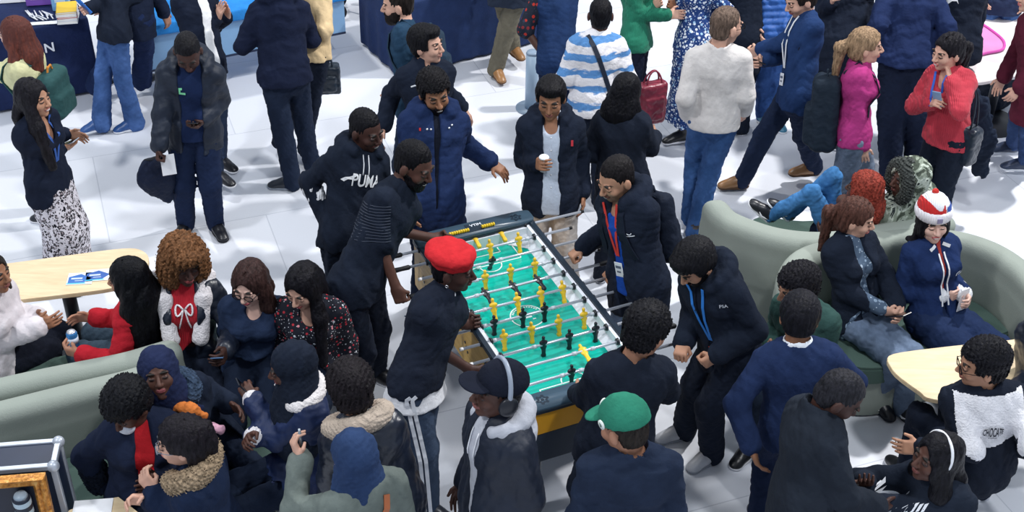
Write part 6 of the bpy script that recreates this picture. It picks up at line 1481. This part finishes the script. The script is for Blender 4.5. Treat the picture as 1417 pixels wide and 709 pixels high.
def bookpile():
    c = P(95, 26, .745); ax = frame(14)
    for i, (cc, h_, w_) in enumerate((('e6e9f0', .030, .17), ('d8dce6', .022, .168), ('c9482e', .014, .165), ('eceef4', .030, .17), ('e8c23a', .018, .168))):
        z = c + UPV * (sum((.030, .022, .014, .030, .018)[:i]) + h_ / 2); f = frame(14 + (i * 7) % 5 - 2); r = root('book', z - UPV * h_ / 2, ['white book at the bottom of the pile on the navy stall table', 'pale grey book second from the bottom of the pile', 'thin red book in the middle of the pile', 'thick white book just under the yellow one', 'yellow-covered book on top of the pile'][i], 'book', 'books piled on the navy stall table')
        b = MB(); b.box(z, (w_ - .006, .215, h_ - .006), f); b.build('pages', plain('f0eee8', .8), r)
        b = MB(); b.box(z + UPV * (h_ / 2 - .0015), (w_, .22, .003), f); b.box(z - UPV * (h_ / 2 - .0015), (w_, .22, .003), f); b.box(z - f[0] * w_ / 2, (.003, .22, h_), f); b.build('cover', plain(cc, .4, name='book_cover'), r)
bookpile()
def stall_items():
    ax = frame(12); rs = random.Random(4)
    for i in range(12):
        p = P(40 + 30 * (i / 11) + rs.uniform(-2, 2), 23 + rs.uniform(-5, 4) , .755); f = frame(rs.uniform(-70, -30)); r = root('white_pen', p, 'white pen in the loose heap on the navy stall table', 'pen', 'white pens heaped on the navy stall table')
        b = MB(True); b.tube([p - f[0] * .07, p + f[0] * .055], .0065, 8); b.build('barrel', plain('e9ecf3', .3, name='white_plastic'), r); b = MB(True); b.tube([p + f[0] * .055, p + f[0] * .07], [.005, .002], 8); b.build('tip', plain('3a4a6a', .3), r)
    p = P(62, 32, .745); paper(p + UPV * .002, np.array([ax[0], UPV, ax[1]]), (.26, .06), 'long white printed strip on the front edge of the navy stall table', lines=0, name='printed_strip')
    p = P(16, 4, .745); f = np.array([ax[0], nrm(ax[1] * .9 + UPV * -.3), nrm(UPV * .95 + ax[1] * .3)]); r = root('tabletop_sign', p, 'white tabletop sign at the far top left', 'sign'); b = MB(); b.box(p + f[2] * .13, (.24, .008, .26), f, bev=.003); b.build('board', plain('e9ebf0', .5), r); b = MB(); b.box(p + f[2] * .06 - f[1] * .005, (.06, .001, .008), f); b.build('print', plain('8a90a0', .5), r)
    b = MB(); b.box(p + f[2] * .02 + ax[1] * .05, (.16, .08, .012), ax); b.build('foot', plain('c8ccd6', .5), r)
    for (x, y), s_, c, c2, lb in (((55, 6), (.22, .06, .14), '8a5fc0', 'b48ad8', 'purple box standing on the navy stall table'), ((86, 12), (.15, .10, .20), '7fb4e0', 'cfe2f4', 'pale blue clear box beside the pile of books')):
        p = P(x, y, .745); r = root('display_box', p, lb, 'box'); b = MB(); b.box(p + UPV * s_[2] / 2, s_, ax, bev=.006); b.build('carton', plain(c, .25, name='carton'), r)
        b = MB(); b.box(p + UPV * s_[2] * .55 - ax[1] * (s_[1] / 2 + .001), (s_[0] * .6, .001, s_[2] * .3), ax); b.build('printed_panel', plain(c2, .4), r)
stall_items()
p = P(735, 150, 0); r = root('post', p, 'pale blue-grey round post behind the man in the black jacket', 'post'); b = MB(True); b.tube([p + UPV * .01, p + UPV * .55], .058, 28); b.build('shaft', plain('9fb6cc', .4), r); b = MB(True); b.tube([p, p + UPV * .012], .14, 28); b.build('foot_plate', plain('8ea2b8', .4), r); b = MB(True); b.tube([p + UPV * .55, p + UPV * .57], [.060, .05], 28); b.build('top_cap', plain('8ea2b8', .4), r)
def pushchair():
    p = P(496, 26, 0); r = root('pushchair', p, 'folded pushchair with beige seat at the top edge beside the blue table', 'pushchair'); ax = frame(15)
    for (u, v) in ((-.20, 0), (.20, 0), (-.16, .3), (.16, .3)):
        c = p + ax[0] * u + ax[1] * v + UPV * .09; b = MB(True); b.tube([c + (ax[0] * math.cos(a) + UPV * math.sin(a)) * .075 for a in np.linspace(0, 2 * PI, 24, endpoint=False)], .014, 8, closed=True); w_ = b.build('wheel', plain('14171f', .6), r); b = MB(True); b.cyl(c - ax[1] * .015, c + ax[1] * .015, .02); b.build('wheel_hub', plain('8a909c', .3, .5, .6), w_)
    for u in (-.18, .18): b = MB(True); b.tube([p + ax[0] * u + UPV * .09, p + ax[0] * u * .8 + ax[1] * .15 + UPV * .4, p + ax[0] * u * .9 + ax[1] * .45 + UPV * .95], .012, 8); b.build('frame_tube', plain('2a303c', .4, .5, .5), r)
    S = Solid(); S.box(p + ax[1] * .15 + UPV * .36, (.19, .14, .09), ax, .05); S.box(p + ax[1] * .32 + UPV * .55, (.18, .06, .22), ax, .05, .05); sub('seat_fabric', S, cloth('c4bdb2'), r, .009, .004, .06)
pushchair()
# -- flight case with a gilt frame
def flightcase():
    z = 1.02; c = P(84, 607, z); a = P(0, 613.5, z); b_ = P(79, 645, z); u = nrm(a - c); v = nrm(b_ - c); v = nrm(v - u * (u @ v)); u[2] = v[2] = 0; w1 = .62; d1 = np.linalg.norm((b_ - c)[:2])
    ctr = c + u * w1 / 2 + v * d1 / 2 - UPV * z / 2; ax = np.array([-u, -v, UPV]); r = root('flight_case', ctr - UPV * z / 2, 'black flight case with metal edges in the lower left corner', 'flight case')
    b = MB(); b.box(ctr, (w1 - .012, d1 - .012, z - .012), ax); b.build('panel', plain('202c44', .45, name='laminated_panel'), r)
    al = plain('b9c0cc', .4, .5, .35, name='aluminium_edge'); h = np.array([w1 / 2, d1 / 2, z / 2])
    for k in range(3):
        i, j = [m for m in range(3) if m != k]
        for si in (-1, 1):
            for sj in (-1, 1):
                o = np.zeros(3); o[i] = si * (h[i] - .012); o[j] = sj * (h[j] - .012); s_ = np.full(3, .03); s_[k] = 2 * h[k]; b = MB(); b.box(ctr + ax.T @ o, s_, ax, bev=.003); b.build('edge_rail', al, r)
    for sx in (-1, 1):
        for sy in (-1, 1):
            for sz in (-1, 1):
                S = Solid(); S.ell(ctr + ax.T @ (h * np.array([sx, sy, sz]) - .012 * np.array([sx, sy, sz])), .032); sub('ball_corner', S, al, r, .007)
    b = MB(); q0 = ctr + UPV * (z / 2 + .004) + u * .13; b.box(q0, (.16, .11, .008), ax, bev=.003); b.build('handle_dish', al, r); b = MB(); b.box(q0 + UPV * .006, (.11, .06, .004), ax); b.build('handle_recess', plain('39435a', .5), r)
    # picture frame leaning against the front
    o = c + v * (d1 + .07) + u * (w1 / 2 + .02) + UPV * .03; f = np.array([-u, nrm(-v + UPV * -.10), nrm(UPV - v * .10)]); W, Hh = .60, .80; g = NT('gilt_wood'); n = g.noise(g.tc.outputs['Object'], 40, 4); g.base(g.ramp(n, [(.3, '8a5420'), (.55, 'cf8d3c'), (.8, 'ecc27a')]), .35, .5, .35); g.bump(n, .8, .01)
    fr = root('picture_frame', o - f[2] * Hh, 'ornate gilt picture frame leaning against the flight case', 'picture frame')
    def side(nm, p0, p1, inw):
        d = nrm(p1 - p0); pr = [(0, 0), (0, .030), (.012, .045), (.028, .036), (.040, .022), (.055, .030), (.068, .018), (.075, 0)]; b = MB()
        vs = []
        for e, p in ((0, p0), (1, p1)):
            for x, y in pr: vs.append(p + inw * x + d * (x if e == 0 else -x) - f[1] * -1 * 0 + (-f[1]) * y)
        n_ = len(pr); b.add(vs, [(i, (i + 1) % n_, n_ + (i + 1) % n_, n_ + i) for i in range(n_)] + [tuple(range(n_)), tuple(range(n_, 2 * n_))]); b.build(nm, g.m, fr)
    tl = o - f[0] * W / 2; tr_ = o + f[0] * W / 2; bl = tl - f[2] * Hh; br_ = tr_ - f[2] * Hh
    side('frame_rail', tl, tr_, -f[2]); side('frame_rail', bl, br_, f[2]); side('frame_rail', tl, bl, f[0]); side('frame_rail', tr_, br_, -f[0])
    b = MB(); b.box(o - f[2] * Hh / 2 + f[1] * .004, (W - .06, .006, Hh - .06), f); b.build('dark_backing', plain('1a2032', .4), fr)
    t = NT('striped_plastic'); zz = t.sep(t.tc.outputs['Object'])[2]; t.base(t.ramp(t.math('FRACT', t.math('MULTIPLY', zz, 16.0)), [(0, 'a9bcc8'), (.5, '1b2434')], 'CONSTANT'), .4, .4)
    p = o - f[2] * .10 - f[1] * .05 + f[0] * .17; r = root('striped_tube', p - UPV * .55, 'pale and dark striped tube standing inside the gilt frame', 'tube'); b = MB(True); b.tube([p - UPV * .55, p - UPV * .02, p], [.045, .045, .036], 24); b.build('tube_wall', t.m, r); b = MB(True); b.tube([p, p + UPV * .012], [.036, .030], 24); b.build('end_cap', plain('8a9aa8', .4), r)
flightcase()

p = P(1372, 150, .0); S = Solid(); S.ell(p + UPV * .16, (.20, .14, .17), frame(20), .03); S.ell(p + UPV * .28 + np.array([.03, 0, 0]), (.13, .10, .10), frame(20), .05)
r = root('shoulder_bag', p, 'soft black bag standing under the white table with the pink tray', 'bag'); sub('bag_body', S, cloth('1d2433', 'plain', .6), r, .009, .008, .12); b = MB(True); b.tube([p + UPV * .3 + np.array([-.1, 0, 0]), p + UPV * .42, p + UPV * .34 + np.array([.2, 0, 0]), p + UPV * .1 + np.array([.28, -.05, 0])], .012); b.build('carry_strap', plain('161b28', .6), r)

p = P(260, 566, 1.02); S = Solid(); S.cone(p - np.array([.07, 0, -.02]), p + np.array([.02, -.02, .01]), .03, .035, .03); S.cone(p + np.array([.02, -.02, .01]), p + np.array([.08, .0, -.05]), .035, .02, .03)
r = root('scarf', p - UPV * .04, 'orange scarf bunched between the navy headscarf and the fur-collared woman', 'scarf'); sub('scarf_cloth', S, cloth('c8743a'), r, .006, .006, .05); S = Solid(); q_ = p + np.array([.13, -.03, -.10]); S.cone(q_ - np.array([.03, 0, 0]), q_ + np.array([.04, 0, -.02]), .03, .025, .02); sub('pink_end', S, cloth('c99aae'), r, .006, .004, .05)
